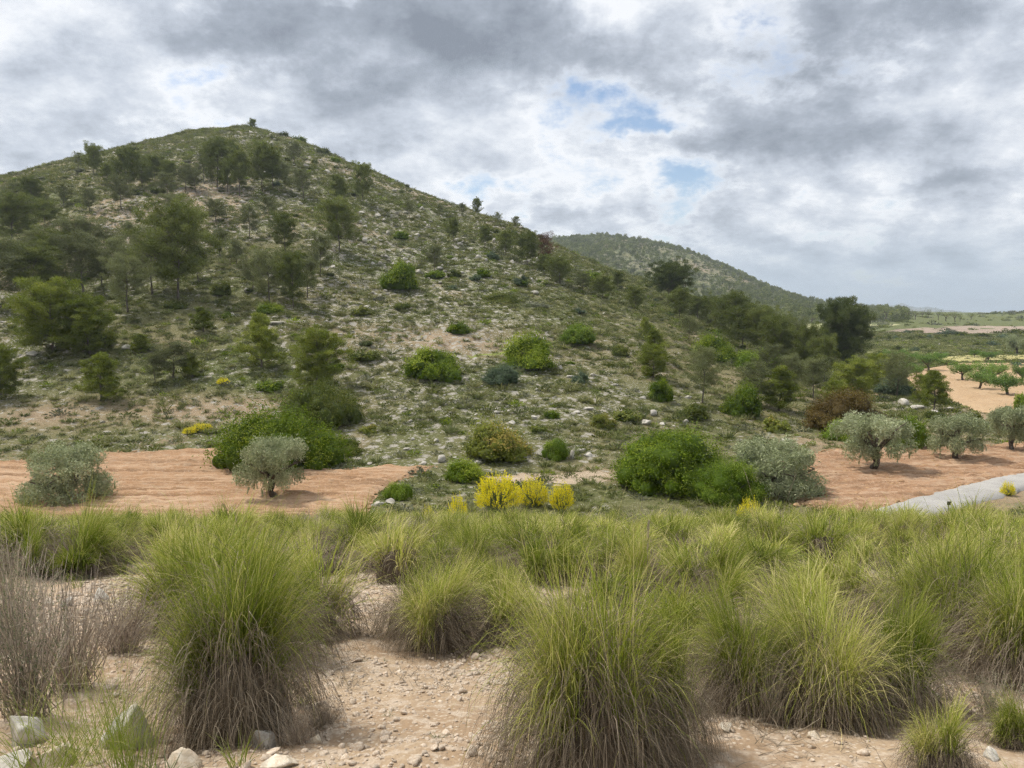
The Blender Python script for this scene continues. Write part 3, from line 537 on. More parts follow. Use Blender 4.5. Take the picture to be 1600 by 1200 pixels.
# ------------------------------------------------------------------ plant builders: each returns {part name: mesh}, height 1 (or radius 1) at the base
def pine(seed, style):
    g = np.random.default_rng(seed); wood, need, limb = Soup(), Soup(), Soup()
    st = dict(broad=(0.26, 26, 0.52, 0.9, 'pine'), tall=(0.34, 22, 0.36, 0.9, 'pine'), sparse=(0.30, 19, 0.42, 0.62, 'pine_grey'), young=(0.10, 26, 0.36, 1.0, 'pine_young'),
              bushy=(0.07, 30, 0.50, 1.1, 'pine_young'), umbrella=(0.36, 34, 0.62, 1.5, 'pine_dark'), dead=(0.3, 20, 0.36, 0.35, 'dead'), round=(0.16, 44, 0.50, 1.7, 'pine_dark'))[style]
    t0, nb, width, dens, mname = st
    lean = g.normal(0, 0.05, 2); hs = np.linspace(0, 1, 9)
    tr = np.stack([lean[0] * hs ** 1.5 + 0.012 * np.sin(hs * 7 + seed), lean[1] * hs ** 1.5 + 0.012 * np.cos(hs * 6 + seed), hs * 0.93], 1)
    tr[0, 2] = -0.03
    v, f = tube(tr, np.interp(hs, [0, .1, 1], [0.022, 0.016, 0.003]), 7); wood.add(v, f4=f)
    ga = g.uniform(0, 6)
    for i in range(nb):
        t = t0 + (0.98 - t0) * ((i + g.uniform(0, .8)) / nb); q = (t - t0) / (1 - t0)
        if style in ('young',): ln = width * (1 - q ** 1.5) * g.uniform(.7, 1.1) * .92 + 0.05
        elif style in ('umbrella',): ln = width * (0.55 + 0.5 * math.sin(math.pi * min(1, q * .9 + .25))) * (1 - 0.55 * q ** 3)
        elif style == 'round': ln = width * math.sin(math.pi * (0.18 + 0.74 * q)) ** 0.8 + 0.03
        else: ln = width * math.sin(math.pi * (0.22 + 0.66 * q)) ** 0.9 * g.uniform(.72, 1.12) + 0.03
        az = ga + i * 2.4 + g.normal(0, .3); el = np.interp(q, [0, 1], [0.12, 0.95]) + g.normal(0, .12)
        if style == 'umbrella': el = np.interp(q, [0, 1], [0.35, 0.8]) + g.normal(0, .1)
        p0 = np.array([np.interp(t * .93, tr[:, 2], tr[:, 0]), np.interp(t * .93, tr[:, 2], tr[:, 1]), t * .93])
        d = np.array([math.cos(az) * math.cos(el), math.sin(az) * math.cos(el), math.sin(el)])
        s = np.linspace(0, 1, 5); pth = p0 + d * (s * ln)[:, None]; pth[:, 2] += 0.10 * ln * s ** 2 + 0.02 * np.sin(s * 5 + i); pth[:, :2] += (g.normal(0, .02, 2) * s[:, None])
        v, f = tube(pth, np.linspace(0.0062, 0.0015, 5) * (0.6 + ln * 1.1), 4); limb.add(v, f4=f)
        nc = 3 + int(ln * 17)
        for c in range(nc):
            u = 0.35 + 0.68 * (c + g.uniform(0, 1)) / nc
            cc = p0 + (pth[-1] - p0) * u + g.normal(0, 1, 3) * np.array([.42, .42, .34]) * ln * 0.36 * (u + .2)
            cc[2] += 0.10 * ln * u * u
            if g.random() < 0.5 and style != 'dead':
                v, f = tube([p0 + (pth[-1] - p0) * max(.2, u - .25), (p0 + (pth[-1] - p0) * u + cc) / 2, cc], [0.002, 0.0014, 0.0008], 3); limb.add(v, f4=f)
            rad = g.uniform(0.046, 0.092) * (1.1 if style != 'young' else .85)
            n = int(140 * dens * g.uniform(.7, 1.3))
            if style == 'dead': n = int(n * 1.2)
            off = unit(n, g) * (g.random(n) ** 0.45)[:, None] * rad * np.array([1.15, 1.15, .72])
            dr = off / (rad + 1e-6) * 0.7 + unit(n, g) * 0.75 + np.array([0, 0, .45]); dr /= np.linalg.norm(dr, axis=1)[:, None]
            v, f = slivers(cc + off, dr, g.uniform(.024, .046, n), 0.0085, g)
            need.add(v, f3=f, tint=np.repeat(np.clip(g.normal(0.42, .13) + g.normal(0, .16, n), 0, 1), 3))
    return {'trunk': wood.mesh('pine_trunk', M['bark']), 'trunk/branches': limb.mesh('pine_branches', M['bark']), 'crown': need.mesh('pine_crown', M[mname])}
def shrub(seed, mname, lumps=26, leaves=9000, leaf=0.05, flat=1.0, core=True, loose=0.10, ragged=0.2, stems=True):
    """a dome of leafy knobs, radius 1, height about 1"""
    g = np.random.default_rng(seed); fo = Soup(); cs, rs = [], []
    for i in range(lumps):
        az = i * 2.4 + g.normal(0, .4); q = (i + .5) / lumps; rho = math.sqrt(q) * g.uniform(.52, .86)
        zt = math.sqrt(max(0, 1 - (rho / 0.86) ** 2)) * .70 * g.uniform(.66, 1.18)
        cs.append((rho * math.cos(az), rho * math.sin(az), max(0.10, zt))); rs.append(g.uniform(.15, .33) * (1 + ragged * g.normal()))
    for k_ in range(3):                                           # the bush is made of a few domes grown together
        a_ = g.uniform(0, 6.28); hh = g.uniform(.55, 1.15); cut = np.array([math.cos(a_), math.sin(a_)]) * .5
        for q_ in range(len(cs)):
            if (cs[q_][0] - cut[0]) ** 2 + (cs[q_][1] - cut[1]) ** 2 < .30: cs[q_] = (cs[q_][0], cs[q_][1], max(.08, cs[q_][2] * hh))
    for i in range(lumps // 2):
        az = g.uniform(0, 6.28); rho = g.uniform(.62, .8); cs.append((rho * math.cos(az), rho * math.sin(az), g.uniform(.04, .28))); rs.append(g.uniform(.17, .27))
    cs, rs = np.array(cs), np.abs(np.array(rs)) + .05
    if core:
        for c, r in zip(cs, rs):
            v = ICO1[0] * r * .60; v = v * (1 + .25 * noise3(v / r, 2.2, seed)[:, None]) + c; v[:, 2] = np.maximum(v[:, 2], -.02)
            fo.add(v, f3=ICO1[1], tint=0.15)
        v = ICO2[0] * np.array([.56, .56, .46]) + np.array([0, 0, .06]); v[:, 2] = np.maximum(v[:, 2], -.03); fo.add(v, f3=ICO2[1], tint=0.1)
    pick = g.choice(len(cs), leaves, p=rs ** 2 / (rs ** 2).sum())
    nd = unit(leaves, g); nd[:, 2] = np.where(nd[:, 2] < -.35, -nd[:, 2], nd[:, 2])
    rad_ = rs[pick] * np.where(g.random(leaves) < .3, g.uniform(.45, .9, leaves), 0.80 + np.abs(g.normal(0, loose, leaves)) * 2.4); rad_ *= 1 + .55 * noise3(cs[pick] + nd * .5, 5.5, seed)
    c = cs[pick] + nd * rad_[:, None]
    c[:, 2] = np.abs(c[:, 2])
    nn = nd + 0.55 * unit(leaves, g) + np.array([0, 0, .25]); nn /= np.linalg.norm(nn, axis=1)[:, None]
    dd = np.cross(nn, unit(leaves, g)) + nd * 0.5; dd /= np.linalg.norm(dd, axis=1)[:, None]
    ln = leaf * g.uniform(.6, 1.3, leaves); v, f = diamonds(c, dd, nn, ln, ln * .6)
    lt = np.clip(g.normal(.48, .2, len(cs)), 0, 1)
    fo.add(v * np.array([1, 1, flat]), f4=f, tint=np.repeat(np.clip(lt[pick] + g.normal(0, .10, leaves), 0, 1), 4))
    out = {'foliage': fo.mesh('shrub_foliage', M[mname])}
    if stems:
        wd = Soup()
        for i in range(9):
            az = i * .7 + g.normal(0, .2); L_ = g.uniform(.45, .7); s = np.linspace(0, 1, 5)[:, None]
            p = np.concatenate([np.cos(az) * L_ * s ** 1.1, np.sin(az) * L_ * s ** 1.1, -0.06 + .62 * s], 1) + g.normal(0, .012, (5, 3)); v, f = tube(p, np.linspace(.03, .008, 5), 5); wd.add(v, f4=f)
        out['stems'] = wd.mesh('shrub_stems', M['bark'])
    return out
def olive(seed, low=False, leaves=15000):
    """crown about 2 wide, 1.3 tall on a short thick trunk"""
    g = np.random.default_rng(seed); wd, fo, lb = Soup(), Soup(), Soup()
    hs = np.linspace(0, 1, 8); fork = 0.42 if not low else 0.2
    tr = np.stack([-0.10 * np.sin(hs * 1.8) + .02 * np.sin(hs * 9), 0.03 * np.cos(hs * 5), -0.05 + hs * (fork + .05)], 1)
    v, f = tube(tr, np.interp(hs, [0, .12, .5, 1], [.15, .10, .082, .088]), 10)
    v += (noise3(v, 9, seed) * .035)[:, None] * np.array([1, 1, .2]); wd.add(v, f4=f)
    cs, rs = [], []
    for i in range(6):
        az = i * 1.05 + g.normal(0, .2); ln = g.uniform(.5, .72); s = np.linspace(0, 1, 7)[:, None]; e = g.uniform(.35, .62)
        p = tr[-1] + np.concatenate([np.cos(az) * ln * s, np.sin(az) * ln * s, e * s ** .8], 1) + np.cumsum(g.normal(0, .012, (7, 3)), 0)
        v, f = tube(p, np.linspace(.055, .012, 7), 6); lb.add(v, f4=f)
        for k_ in range(3):
            q = p[3 + k_ + (k_ > 1)]; e2 = q + np.array([g.normal(0, .2), g.normal(0, .2), g.uniform(.0, .22)]); v, f = tube([q, (q + e2) / 2 + g.normal(0, .02, 3), e2], [.02, .012, .005], 4); lb.add(v, f4=f)
    for i in range(34):
        az = i * 2.4 + g.normal(0, .3); q = (i + .5) / 34; rho = math.sqrt(q) * .80 * g.uniform(.85, 1.08)
        zt = 0.62 + 0.58 * math.sqrt(max(0, 1 - rho ** 2)) * g.uniform(.8, 1.08) if i % 3 else 0.52 + g.uniform(-.08, .2)
        cs.append((rho * math.cos(az), rho * math.sin(az), zt - (0.25 if low else 0) * rho)); rs.append(g.uniform(.15, .27))
    if low:
        for i in range(14):
            az = i * .45; cs.append((.75 * math.cos(az), .75 * math.sin(az), g.uniform(.12, .4))); rs.append(g.uniform(.16, .26))
    cs, rs = np.array(cs), np.array(rs); n = leaves
    pick = g.choice(len(cs), n, p=rs ** 2 / (rs ** 2).sum()); nd = unit(n, g)
    c = cs[pick] + nd * (rs[pick] * g.random(n) ** .38 * np.where(g.random(n) < .12, 1.35, 1.0))[:, None]
    d = nd * .7 + unit(n, g) * .8 + np.array([0, 0, -.12]); d /= np.linalg.norm(d, axis=1)[:, None]
    nn = np.cross(d, unit(n, g)); nn /= np.linalg.norm(nn, axis=1)[:, None]
    ln = g.uniform(.05, .085, n); v, f = diamonds(c, d, nn, ln, ln * .30); lt = np.clip(g.normal(.5, .1, len(cs)), 0, 1)
    fo.add(v, f4=f, tint=np.repeat(np.clip(lt[pick] + g.normal(0, .2, n), 0, 1), 4))
    for i in range(90):                                                     # hanging shoots
        b = cs[g.integers(len(cs))] + unit(1, g)[0] * .2; m_ = 26; s = g.random(m_); p = b + np.outer(s, [g.normal(0, .05), g.normal(0, .05), -g.uniform(.12, .26)])
        d = unit(m_, g) + np.array([0, 0, -.7]); d /= np.linalg.norm(d, axis=1)[:, None]; nn = unit(m_, g)
        v, f = diamonds(p, d, nn, .07, .02); fo.add(v, f4=f, tint=np.repeat(g.uniform(.3, .8, m_), 4))
    return {'trunk': wd.mesh('olive_trunk', M['olive_bark'], True), 'trunk/branches': lb.mesh('olive_branches', M['olive_bark'], True), 'crown': fo.mesh('olive_crown', M['olive'])}
def almond(seed, leaves=6000, mname='almond'):
    """vase-shaped orchard tree, height 1"""
    g = np.random.default_rng(seed); wd, fo = Soup(), Soup()
    hs = np.linspace(0, 1, 5); tr = np.stack([.03 * np.sin(hs * 3 + seed), .02 * hs, -.03 + hs * .36], 1); v, f = tube(tr, [.06, .045, .042, .042, .044], 7); wd.add(v, f4=f); cs, rs = [], []
    for i in range(6):
        az = i * 1.05 + g.normal(0, .25); ln = g.uniform(.32, .5); s = np.linspace(0, 1, 5)[:, None]
        p = tr[-1] + np.concatenate([np.cos(az) * ln * s, np.sin(az) * ln * s, g.uniform(.22, .42) * s], 1) + np.cumsum(g.normal(0, .008, (5, 3)), 0)
        v, f = tube(p, np.linspace(.028, .007, 5), 5); wd.add(v, f4=f)
        for k_ in range(5):
            cs.append(p[2 + k_ % 3] + g.normal(0, .09, 3) + np.array([0, 0, .07])); rs.append(g.uniform(.13, .21))
    cs, rs = np.array(cs), np.array(rs); n = leaves; pick = g.integers(0, len(cs), n); nd = unit(n, g)
    c = cs[pick] + nd * (rs[pick] * g.random(n) ** .4)[:, None]; d = nd + unit(n, g) * .8; d /= np.linalg.norm(d, axis=1)[:, None]; nn = np.cross(d, unit(n, g)); nn /= np.linalg.norm(nn, axis=1)[:, None]
    v, f = diamonds(c, d, nn, g.uniform(.03, .055, n), .02); lt = np.clip(g.normal(.5, .12, len(cs)), 0, 1)
    fo.add(v, f4=f, tint=np.repeat(np.clip(lt[pick] + g.normal(0, .18, n), 0, 1), 4))
    return {'trunk': wd.mesh('almond_trunk', M['olive_bark'], True), 'crown': fo.mesh('almond_crown', M[mname])}
def blades(soup, base, az, el0, length, bend, width, segs, g, tint0, tint1, face=None, droop=1.0):
    """arching ribbons of grass, vectorised"""
    n = len(base); s = np.linspace(0, 1, segs + 1); ds = length / segs
    el = el0[:, None] - bend[:, None] * s[None, :] ** 1.5; el = np.maximum(el, -1.45)
    waz = az[:, None] + g.normal(0, .25, n)[:, None] * s[None] * 1.3
    dx = np.cos(el) * np.sin(waz); dy = np.cos(el) * np.cos(waz); dz = np.sin(el)
    step = np.stack([dx, dy, dz], -1) * ds[:, None, None]
    pts = base[:, None] + np.concatenate([np.zeros((n, 1, 3)), np.cumsum((step[:, :-1] + step[:, 1:]) / 2, 1)], 1)
    pts[..., 2] = np.maximum(pts[..., 2], 0.004 + 0.006 * g.random(n)[:, None])
    fa = g.uniform(0, 6.283, n) if face is None else face
    side = np.stack([np.cos(fa), np.sin(fa), np.zeros(n)], -1)
    wd = width[:, None] * np.clip(1.12 - s[None] ** 2.2, .10, 1)
    a = pts - side[:, None] * wd[..., None] / 2; b = pts + side[:, None] * wd[..., None] / 2
    v = np.stack([a, b], 2).reshape(n, -1, 3); m_ = 2 * (segs + 1)
    k_ = np.arange(segs) * 2; q = np.stack([k_, k_ + 1, k_ + 3, k_ + 2], 1)
    f = (np.arange(n)[:, None, None] * m_ + q[None]).reshape(-1, 4)
    tt = np.clip(tint0[:, None] + (tint1 - tint0)[:, None] * s[None] ** 1.6, 0, 1)
    soup.add(v.reshape(-1, 3), f4=f, tint=np.repeat(tt, 2, axis=1).ravel())
def tussock(seed, n_green, n_dead, width, segs, mound=0.50, lean=(0.25, 0.0), tuft=7, tall=1.0):
    """esparto: a mound of dead grey-brown thatch with green blades arching from its top; height about 1, mound radius about .4"""
    g = np.random.default_rng(seed); gr, dd = Soup(), Soup()
    R = 0.36; a0 = g.uniform(0, 6.28, tuft); rt = R * np.sqrt(g.random(tuft)) * .95; tx, ty = rt * np.cos(a0), rt * np.sin(a0); th_ = g.uniform(.45, 1.15, tuft)
    pk = g.integers(0, tuft, n_green)
    bx, by = .80 * tx[pk] + g.normal(0, .05, n_green), .80 * ty[pk] + g.normal(0, .05, n_green); rb = np.hypot(bx, by)
    bz = mound * np.clip(1.05 - (rb / .52) ** 2, 0.1, 1) * g.uniform(.45, 1.0, n_green); tl = g.normal(0, .16, (2, tuft))
    out = np.arctan2(bx * .8 + g.normal(0, .11, n_green) + lean[0] * .34 + tl[0][pk], by * .8 + g.normal(0, .11, n_green) + lean[1] * .34 + tl[1][pk])
    el0 = np.clip(g.normal(1.24, .26, n_green) - rb * 0.95 * g.uniform(.3, 1.6, n_green), .25, 1.56)
    ln = tall * th_[pk] * g.uniform(.25, 1.0, n_green) ** .8 * .78; wisp = g.random(n_green) < .10; ln[wisp] *= 1.22
    bend = np.abs(g.normal(1.0, .85, n_green)) + .10; bend[wisp] *= .6
    t0 = np.clip(g.normal(.28, .12, n_green) + g.normal(0, .09, tuft)[pk], 0, 1); t1 = np.clip(t0 + g.normal(.38, .2, n_green), 0, 1)
    dry = g.random(n_green) < .20; t0[dry] = g.uniform(.7, .95, dry.sum()); t1[dry] = 1
    blades(gr, np.stack([bx, by, bz], 1), out, el0, ln, bend, width * g.uniform(.7, 1.3, n_green), segs, g, t0, t1)
    az = g.uniform(0, 6.283, n_dead); rb = R * np.sqrt(g.random(n_dead)) * 1.22; bx, by = rb * np.sin(az), rb * np.cos(az)
    bz = mound * np.clip(1.08 - (rb / .50) ** 2, 0.02, 1) * g.uniform(.55, 1.08, n_dead)
    out = az + g.normal(0, .55, n_dead); el0 = g.normal(.75, .35, n_dead) - rb * 1.2; ln = g.uniform(.25, .75, n_dead)
    blades(dd, np.stack([bx, by, bz], 1), out, el0, ln, np.abs(g.normal(2.2, .55, n_dead)), width * g.uniform(.6, 1.1, n_dead), segs, g, np.clip(g.normal(.35, .2, n_dead), 0, 1), np.clip(g.normal(.45, .25, n_dead), 0, 1))
    v = ICO2[0] * np.array([.38, .38, mound * .80]); v[:, 2] = np.maximum(v[:, 2], -.05); v *= (1 + .15 * noise3(v, 6, seed))[:, None]; dd.add(v, f3=ICO2[1], tint=0.0)
    return {'blades': gr.mesh('tussock_blades', M['blade']), 'thatch': dd.mesh('tussock_thatch', M['straw'])}
def grass_clump(seed, n, width, segs, mname='fresh', R=.3, stalks=0, el=1.25):
    g = np.random.default_rng(seed); gr = Soup(); az = g.uniform(0, 6.283, n); rb = R * np.sqrt(g.random(n))
    b = np.stack([rb * np.sin(az), rb * np.cos(az), np.full(n, -.01)], 1); t0 = np.clip(g.normal(.3, .15, n), 0, 1)
    blades(gr, b, az + g.normal(0, .8, n), np.clip(g.normal(el, .2, n), .3, 1.55), g.uniform(.4, 1.0, n), np.abs(g.normal(.7, .45, n)), width * g.uniform(.7, 1.3, n), segs, g, t0, np.clip(t0 + g.normal(.35, .2, n), 0, 1))
    return {'blades': gr.mesh('grass_blades', M[mname])}
def twiggy(seed, n=170, mname='twig', leafy=0):
    """dry many-stemmed dwarf shrub"""
    g = np.random.default_rng(seed); wd, fo = Soup(), Soup()
    for i in range(n):
        az = g.uniform(0, 6.283); e = g.uniform(.55, 1.4); ln = g.uniform(.45, 1.05); p0 = np.array([g.normal(0, .12), g.normal(0, .12), -.02]); s = np.linspace(0, 1, 5)[:, None]
        d = np.array([math.cos(az) * math.cos(e), math.sin(az) * math.cos(e), math.sin(e)]); p = p0 + d * s * ln + np.cumsum(g.normal(0, .02, (5, 3)), 0) + np.array([0, 0, .1]) * s ** 2
        v, f = tube(p, np.linspace(.0055, .0022, 5), 3); wd.add(v, f4=f, tint=g.uniform(0, 1))
        for k_ in range(3):
            q = p[1 + k_]; e2 = q + (d * .5 + g.normal(0, .5, 3) + np.array([0, 0, .3])) * g.uniform(.1, .26); v, f = tube([q, (q + e2) / 2 + g.normal(0, .01, 3), e2], [.003, .002, .0014], 3); wd.add(v, f4=f, tint=g.uniform(0, 1))
            if leafy:
                m_ = leafy; c = q + np.outer(g.random(m_), e2 - q) + g.normal(0, .01, (m_, 3)); dr = unit(m_, g) + np.array([0, 0, .5]); dr /= np.linalg.norm(dr, axis=1)[:, None]
                v, f = slivers(c, dr, g.uniform(.02, .045, m_), .008, g); fo.add(v, f3=f, tint=np.repeat(g.random(m_), 3))
    out = {'stems': wd.mesh('dry_stems', M[mname])}
    if leafy: out['leaves'] = fo.mesh('dwarf_shrub_leaves', M['herb'])
    return out
def broom(seed):
    g = np.random.default_rng(seed); stm, fl = Soup(), Soup(); n = 520
    az = g.uniform(0, 6.283, n); rb = .22 * np.sqrt(g.random(n)); b = np.stack([rb * np.sin(az), rb * np.cos(az), np.full(n, -.02)], 1)
    el = np.arcsin(np.clip(g.uniform(.28, 1.0, n), 0, .999)); ln = g.uniform(.72, 1.0, n) * (.78 + .22 * np.sin(el))
    blades(stm, b, az, el, ln, g.normal(-.05, .15, n), np.full(n, .014), 4, g, g.random(n) * .6, g.random(n))
    d = np.stack([np.cos(el) * np.sin(az), np.cos(el) * np.cos(az), np.sin(el)], 1)
    for i in range(n):
        if g.random() < .22: continue
        m_ = 16; s = g.uniform(.74, 1.04, m_) * ln[i]; c = b[i] + d[i] * s[:, None] + g.normal(0, .016, (m_, 3)); dr = d[i] * .6 + unit(m_, g) * .8; dr /= np.linalg.norm(dr, axis=1)[:, None]; nn = unit(m_, g)
        v, f = diamonds(c, dr, nn, .042, .03); fl.add(v, f4=f, tint=np.repeat(g.random(m_), 4))
    return {'stems': stm.mesh('broom_stems', M['broom']), 'flowers': fl.mesh('broom_flowers', M['flower'])}
def rock(seed, mname='lime', sub=2, cuts=12):
    g = np.random.default_rng(seed); v, f = (ICO3 if sub == 3 else ICO2 if sub == 2 else ICO1); v = v.copy()
    for i in range(cuts):                                   # broken flat faces
        n_ = unit(1, g)[0]; h = g.uniform(.40, .74); q = v @ n_ - h; v = v - np.outer(np.maximum(q, 0) * .97, n_)
    v = v * (1 + .10 * noise3(v, 1.7, seed) + .04 * noise3(v, 6, seed + 5))[:, None]
    v = v * np.array([1, g.uniform(.65, .95), g.uniform(.5, .8)])
    s = Soup(); s.add(v, f3=f, tint=np.clip(.5 + .5 * noise3(v, 3, seed + 9), 0, 1)); return s.mesh('rock', M[mname], False)

# ------------------------------------------------------------------ placing things
def thing(name, label, cat, parts, loc, rotz=0.0, scale=(1, 1, 1), group=None, tilt=(0, 0)):
    """an Empty at the foot of the thing with its parts; a thing of one mesh is that mesh"""
    if isinstance(parts, dict) and len(parts) > 1:
        o = link(name, None); o.empty_display_size = 0.2
        kids = {}
        for pn, me in parts.items():
            up, _, own = pn.rpartition('/'); kids[pn] = link(own, me, kids.get(up, o))
    else:
        o = link(name, list(parts.values())[0] if isinstance(parts, dict) else parts)
    o.location = loc; o.rotation_euler = (tilt[0], tilt[1], rotz); o.scale = scale
    o['label'] = label; o['category'] = cat
    if group: o['group'] = group
    return o
ORD = ['first', 'second', 'third', 'fourth', 'fifth', 'sixth', 'seventh', 'eighth', 'ninth', 'tenth', 'eleventh', 'twelfth', 'thirteenth', 'fourteenth', 'fifteenth', 'sixteenth', 'seventeenth', 'eighteenth', 'nineteenth', 'twentieth']
def scatter(name, pts, scl, rot, idx, variants, tilt=None):
    """ground cover nobody could count: one object, its pieces set out by geometry nodes"""
    me = bpy.data.meshes.new(name); me.vertices.add(len(pts)); me.vertices.foreach_set('co', np.asarray(pts, np.float32).ravel())
    a = me.attributes.new('scl', 'FLOAT_VECTOR', 'POINT'); a.data.foreach_set('vector', np.asarray(scl, np.float32).ravel())
    r3 = np.zeros((len(pts), 3), np.float32); r3[:, 2] = rot
    if tilt is not None: r3[:, :2] = tilt
    a = me.attributes.new('rot', 'FLOAT_VECTOR', 'POINT'); a.data.foreach_set('vector', r3.ravel())
    a = me.attributes.new('idx', 'INT', 'POINT'); a.data.foreach_set('value', np.asarray(idx, np.int32))
    o = link(name, me, kind='stuff')
    ng = bpy.data.node_groups.new(name + '_nodes', 'GeometryNodeTree')
    ng.interface.new_socket('Geometry', in_out='INPUT', socket_type='NodeSocketGeometry'); ng.interface.new_socket('Geometry', in_out='OUTPUT', socket_type='NodeSocketGeometry')
    gi, go = ng.nodes.new('NodeGroupInput'), ng.nodes.new('NodeGroupOutput')
    jn = ng.nodes.new('GeometryNodeGeometryToInstance')
    for i in reversed(range(len(variants))):
        src = bpy.data.objects.new(name + '_piece', variants[i])
        oi = ng.nodes.new('GeometryNodeObjectInfo'); oi.inputs[0].default_value = src; ng.links.new(oi.outputs['Geometry'], jn.inputs[0])
    def attr(n_, typ):
        q = ng.nodes.new('GeometryNodeInputNamedAttribute'); q.data_type = typ; q.inputs[0].default_value = n_; return q.outputs[0]
    ip = ng.nodes.new('GeometryNodeInstanceOnPoints'); ng.links.new(gi.outputs[0], ip.inputs['Points']); ng.links.new(jn.outputs[0], ip.inputs['Instance'])
    ip.inputs['Pick Instance'].default_value = True; ng.links.new(attr('idx', 'INT'), ip.inputs['Instance Index'])
    er = ng.nodes.new('FunctionNodeEulerToRotation'); ng.links.new(attr('rot', 'FLOAT_VECTOR'), er.inputs[0]); ng.links.new(er.outputs[0], ip.inputs['Rotation'])
    ng.links.new(attr('scl', 'FLOAT_VECTOR'), ip.inputs['Scale']); ng.links.new(ip.outputs[0], go.inputs[0])
    md = o.modifiers.new('scatter', 'NODES'); md.node_group = ng
    return o

# ------------------------------------------------------------------ pines of the hill
PV = {k_: [pine(s * 13 + i, k_) for i, s in enumerate(range(3 + (k_ in ('broad', 'sparse', 'young'))))] for k_ in ('broad', 'tall', 'sparse', 'young', 'bushy')}
PV['umbrella'] = [pine(201, 'umbrella')]; PV['round'] = [pine(202, 'round')]; PV['dead'] = [pine(203, 'dead')]
PW = dict(broad=1.0, tall=.72, sparse=.84, young=.74, bushy=.95, umbrella=1.22, round=.98, dead=.7)
_pc = {}
def put_pine(px, py, top, w, style, label, group=None, Y=None):
    x, y, z = drop(px, py) if Y is None else at_depth(px, Y)
    for k_ in range(1, 30):                                   # a tree on the skyline stands just this side of the crest
        if y < 270: break
        x, y, z = drop(px, py + k_)
    base = to_px(x, y, z)[1]; h = (float(base) - top) * y / 1200; wd = w * y / 1200
    i = _pc.get(style, 0); _pc[style] = i + 1; v = PV[style][i % len(PV[style])]
    sx = wd / PW[style]; g = random.Random(px * 7 + py)
    nm = {'dead': 'dead_pine_tree', 'umbrella': 'umbrella_pine_tree'}.get(style, 'pine_tree')
    return thing(nm, label, 'pine tree', v, (x, y, z - .05), g.uniform(0, 6.28), (sx, sx, h), group)
NAMED = [  # x, foot, top, width, kind, label
 (280, 469, 344, 118, 'broad', 'largest spreading pine with bare forked trunk at the left foot of the hill'),
 (130, 462, 378, 88, 'sparse', 'thin grey pine with dark bare lower branches left of the largest spreading pine'),
 (52, 470, 397, 98, 'broad', 'dark full pine behind the bright twin-topped pines at the far left'),
 (-6, 484, 388, 90, 'sparse', 'grey pine cut by the left edge of the picture, above the bright pines'),
 (82, 551, 452, 104, 'bushy', 'tall bright green pine above the left olive tree, left of a twin'),
 (140, 552, 476, 86, 'bushy', 'shorter bright green pine grown together with the tall bright pine on its left'),
 (408, 576, 485, 70, 'young', 'lone young yellow-green pine with pointed top in the middle of the left slope'),
 (495, 606, 528, 84, 'bushy', 'full green pine just above the dark kermes thicket behind the left olive'),
 (157, 627, 547, 72, 'young', 'bright young pine low on the slope above the left ploughed field'),
 (3, 622, 550, 62, 'bushy', 'small green pine at the left picture edge above the ploughed field'),
 (270, 594, 540, 74, 'sparse', 'low wispy pine thicket between the bright twin pines and the pointed young pine'),
 (237, 459, 368, 74, 'sparse', 'thin pine leaning against the left side of the largest spreading pine'),
 (200, 488, 410, 72, 'sparse', 'nearly bare grey pine in front of the largest spreading pine'),
 (422, 475, 402, 66, 'sparse', 'grey-green pine, left one of the pair right of the largest spreading pine'),
 (459, 483, 407, 54, 'broad', 'darker pine, right one of the pair right of the largest spreading pine'),
 (530, 394, 324, 62, 'broad', 'dark pine standing alone at the left border of the stony slope'),
 (1043, 477, 419, 66, 'umbrella', 'dark umbrella-shaped pine on the right shoulder of the hill'),
 (1319, 577, 486, 72, 'round', 'big dark rounded pine towering beside the valley fields'),
 (851, 419, 371, 30, 'dead', 'dead reddish-brown pine on the right shoulder of the hill'),
 (1021, 590, 545, 46, 'bushy', 'small rounded green pine on the lower middle slope, under a taller one'),
 (1023, 562, 513, 40, 'young', 'narrow green pine rising behind a small rounded one on the lower middle slope'),
 (1098, 630, 552, 62, 'sparse', 'wispy conical pine right of the round clipped-looking bush'),
 (1218, 642, 568, 66, 'young', 'slender pine with visible trunk above the rust-tinged thicket'),
 (1184, 634, 574, 56, 'sparse', 'hazy grey-green pine left of the slender pine above the rust-tinged thicket'),
 (1161, 545, 486, 66, 'broad', 'dense pine at the heart of the right-hand wood'),
 (1148, 530, 464, 58, 'tall', 'highest pine of the right-hand wood, behind the dense one'),
 (1337, 620, 569, 62, 'bushy', 'low bushy pine in front of the big dark rounded pine'),
 (1402, 622, 558, 54, 'sparse', 'feathery pine between the big rounded pine and the almond field'),
 (1459, 642, 575, 52, 'young', 'dark-trunked young pine at the corner of the almond field'),
 (395, 196, 188, 12, 'bushy', 'tiny lone tree on the very summit of the hill'),
 (146, 273, 234, 32, 'broad', 'dark pine standing out against the sky on the left shoulder'),
 (122, 264, 242, 18, 'sparse', 'thin small pine against the sky on the left shoulder'),
 (746, 332, 314, 15, 'bushy', 'lone small pine against the sky on the right ridge'),
]
for px, py, top, w, stl, lab in NAMED: put_pine(px, py, top, w, stl, lab)
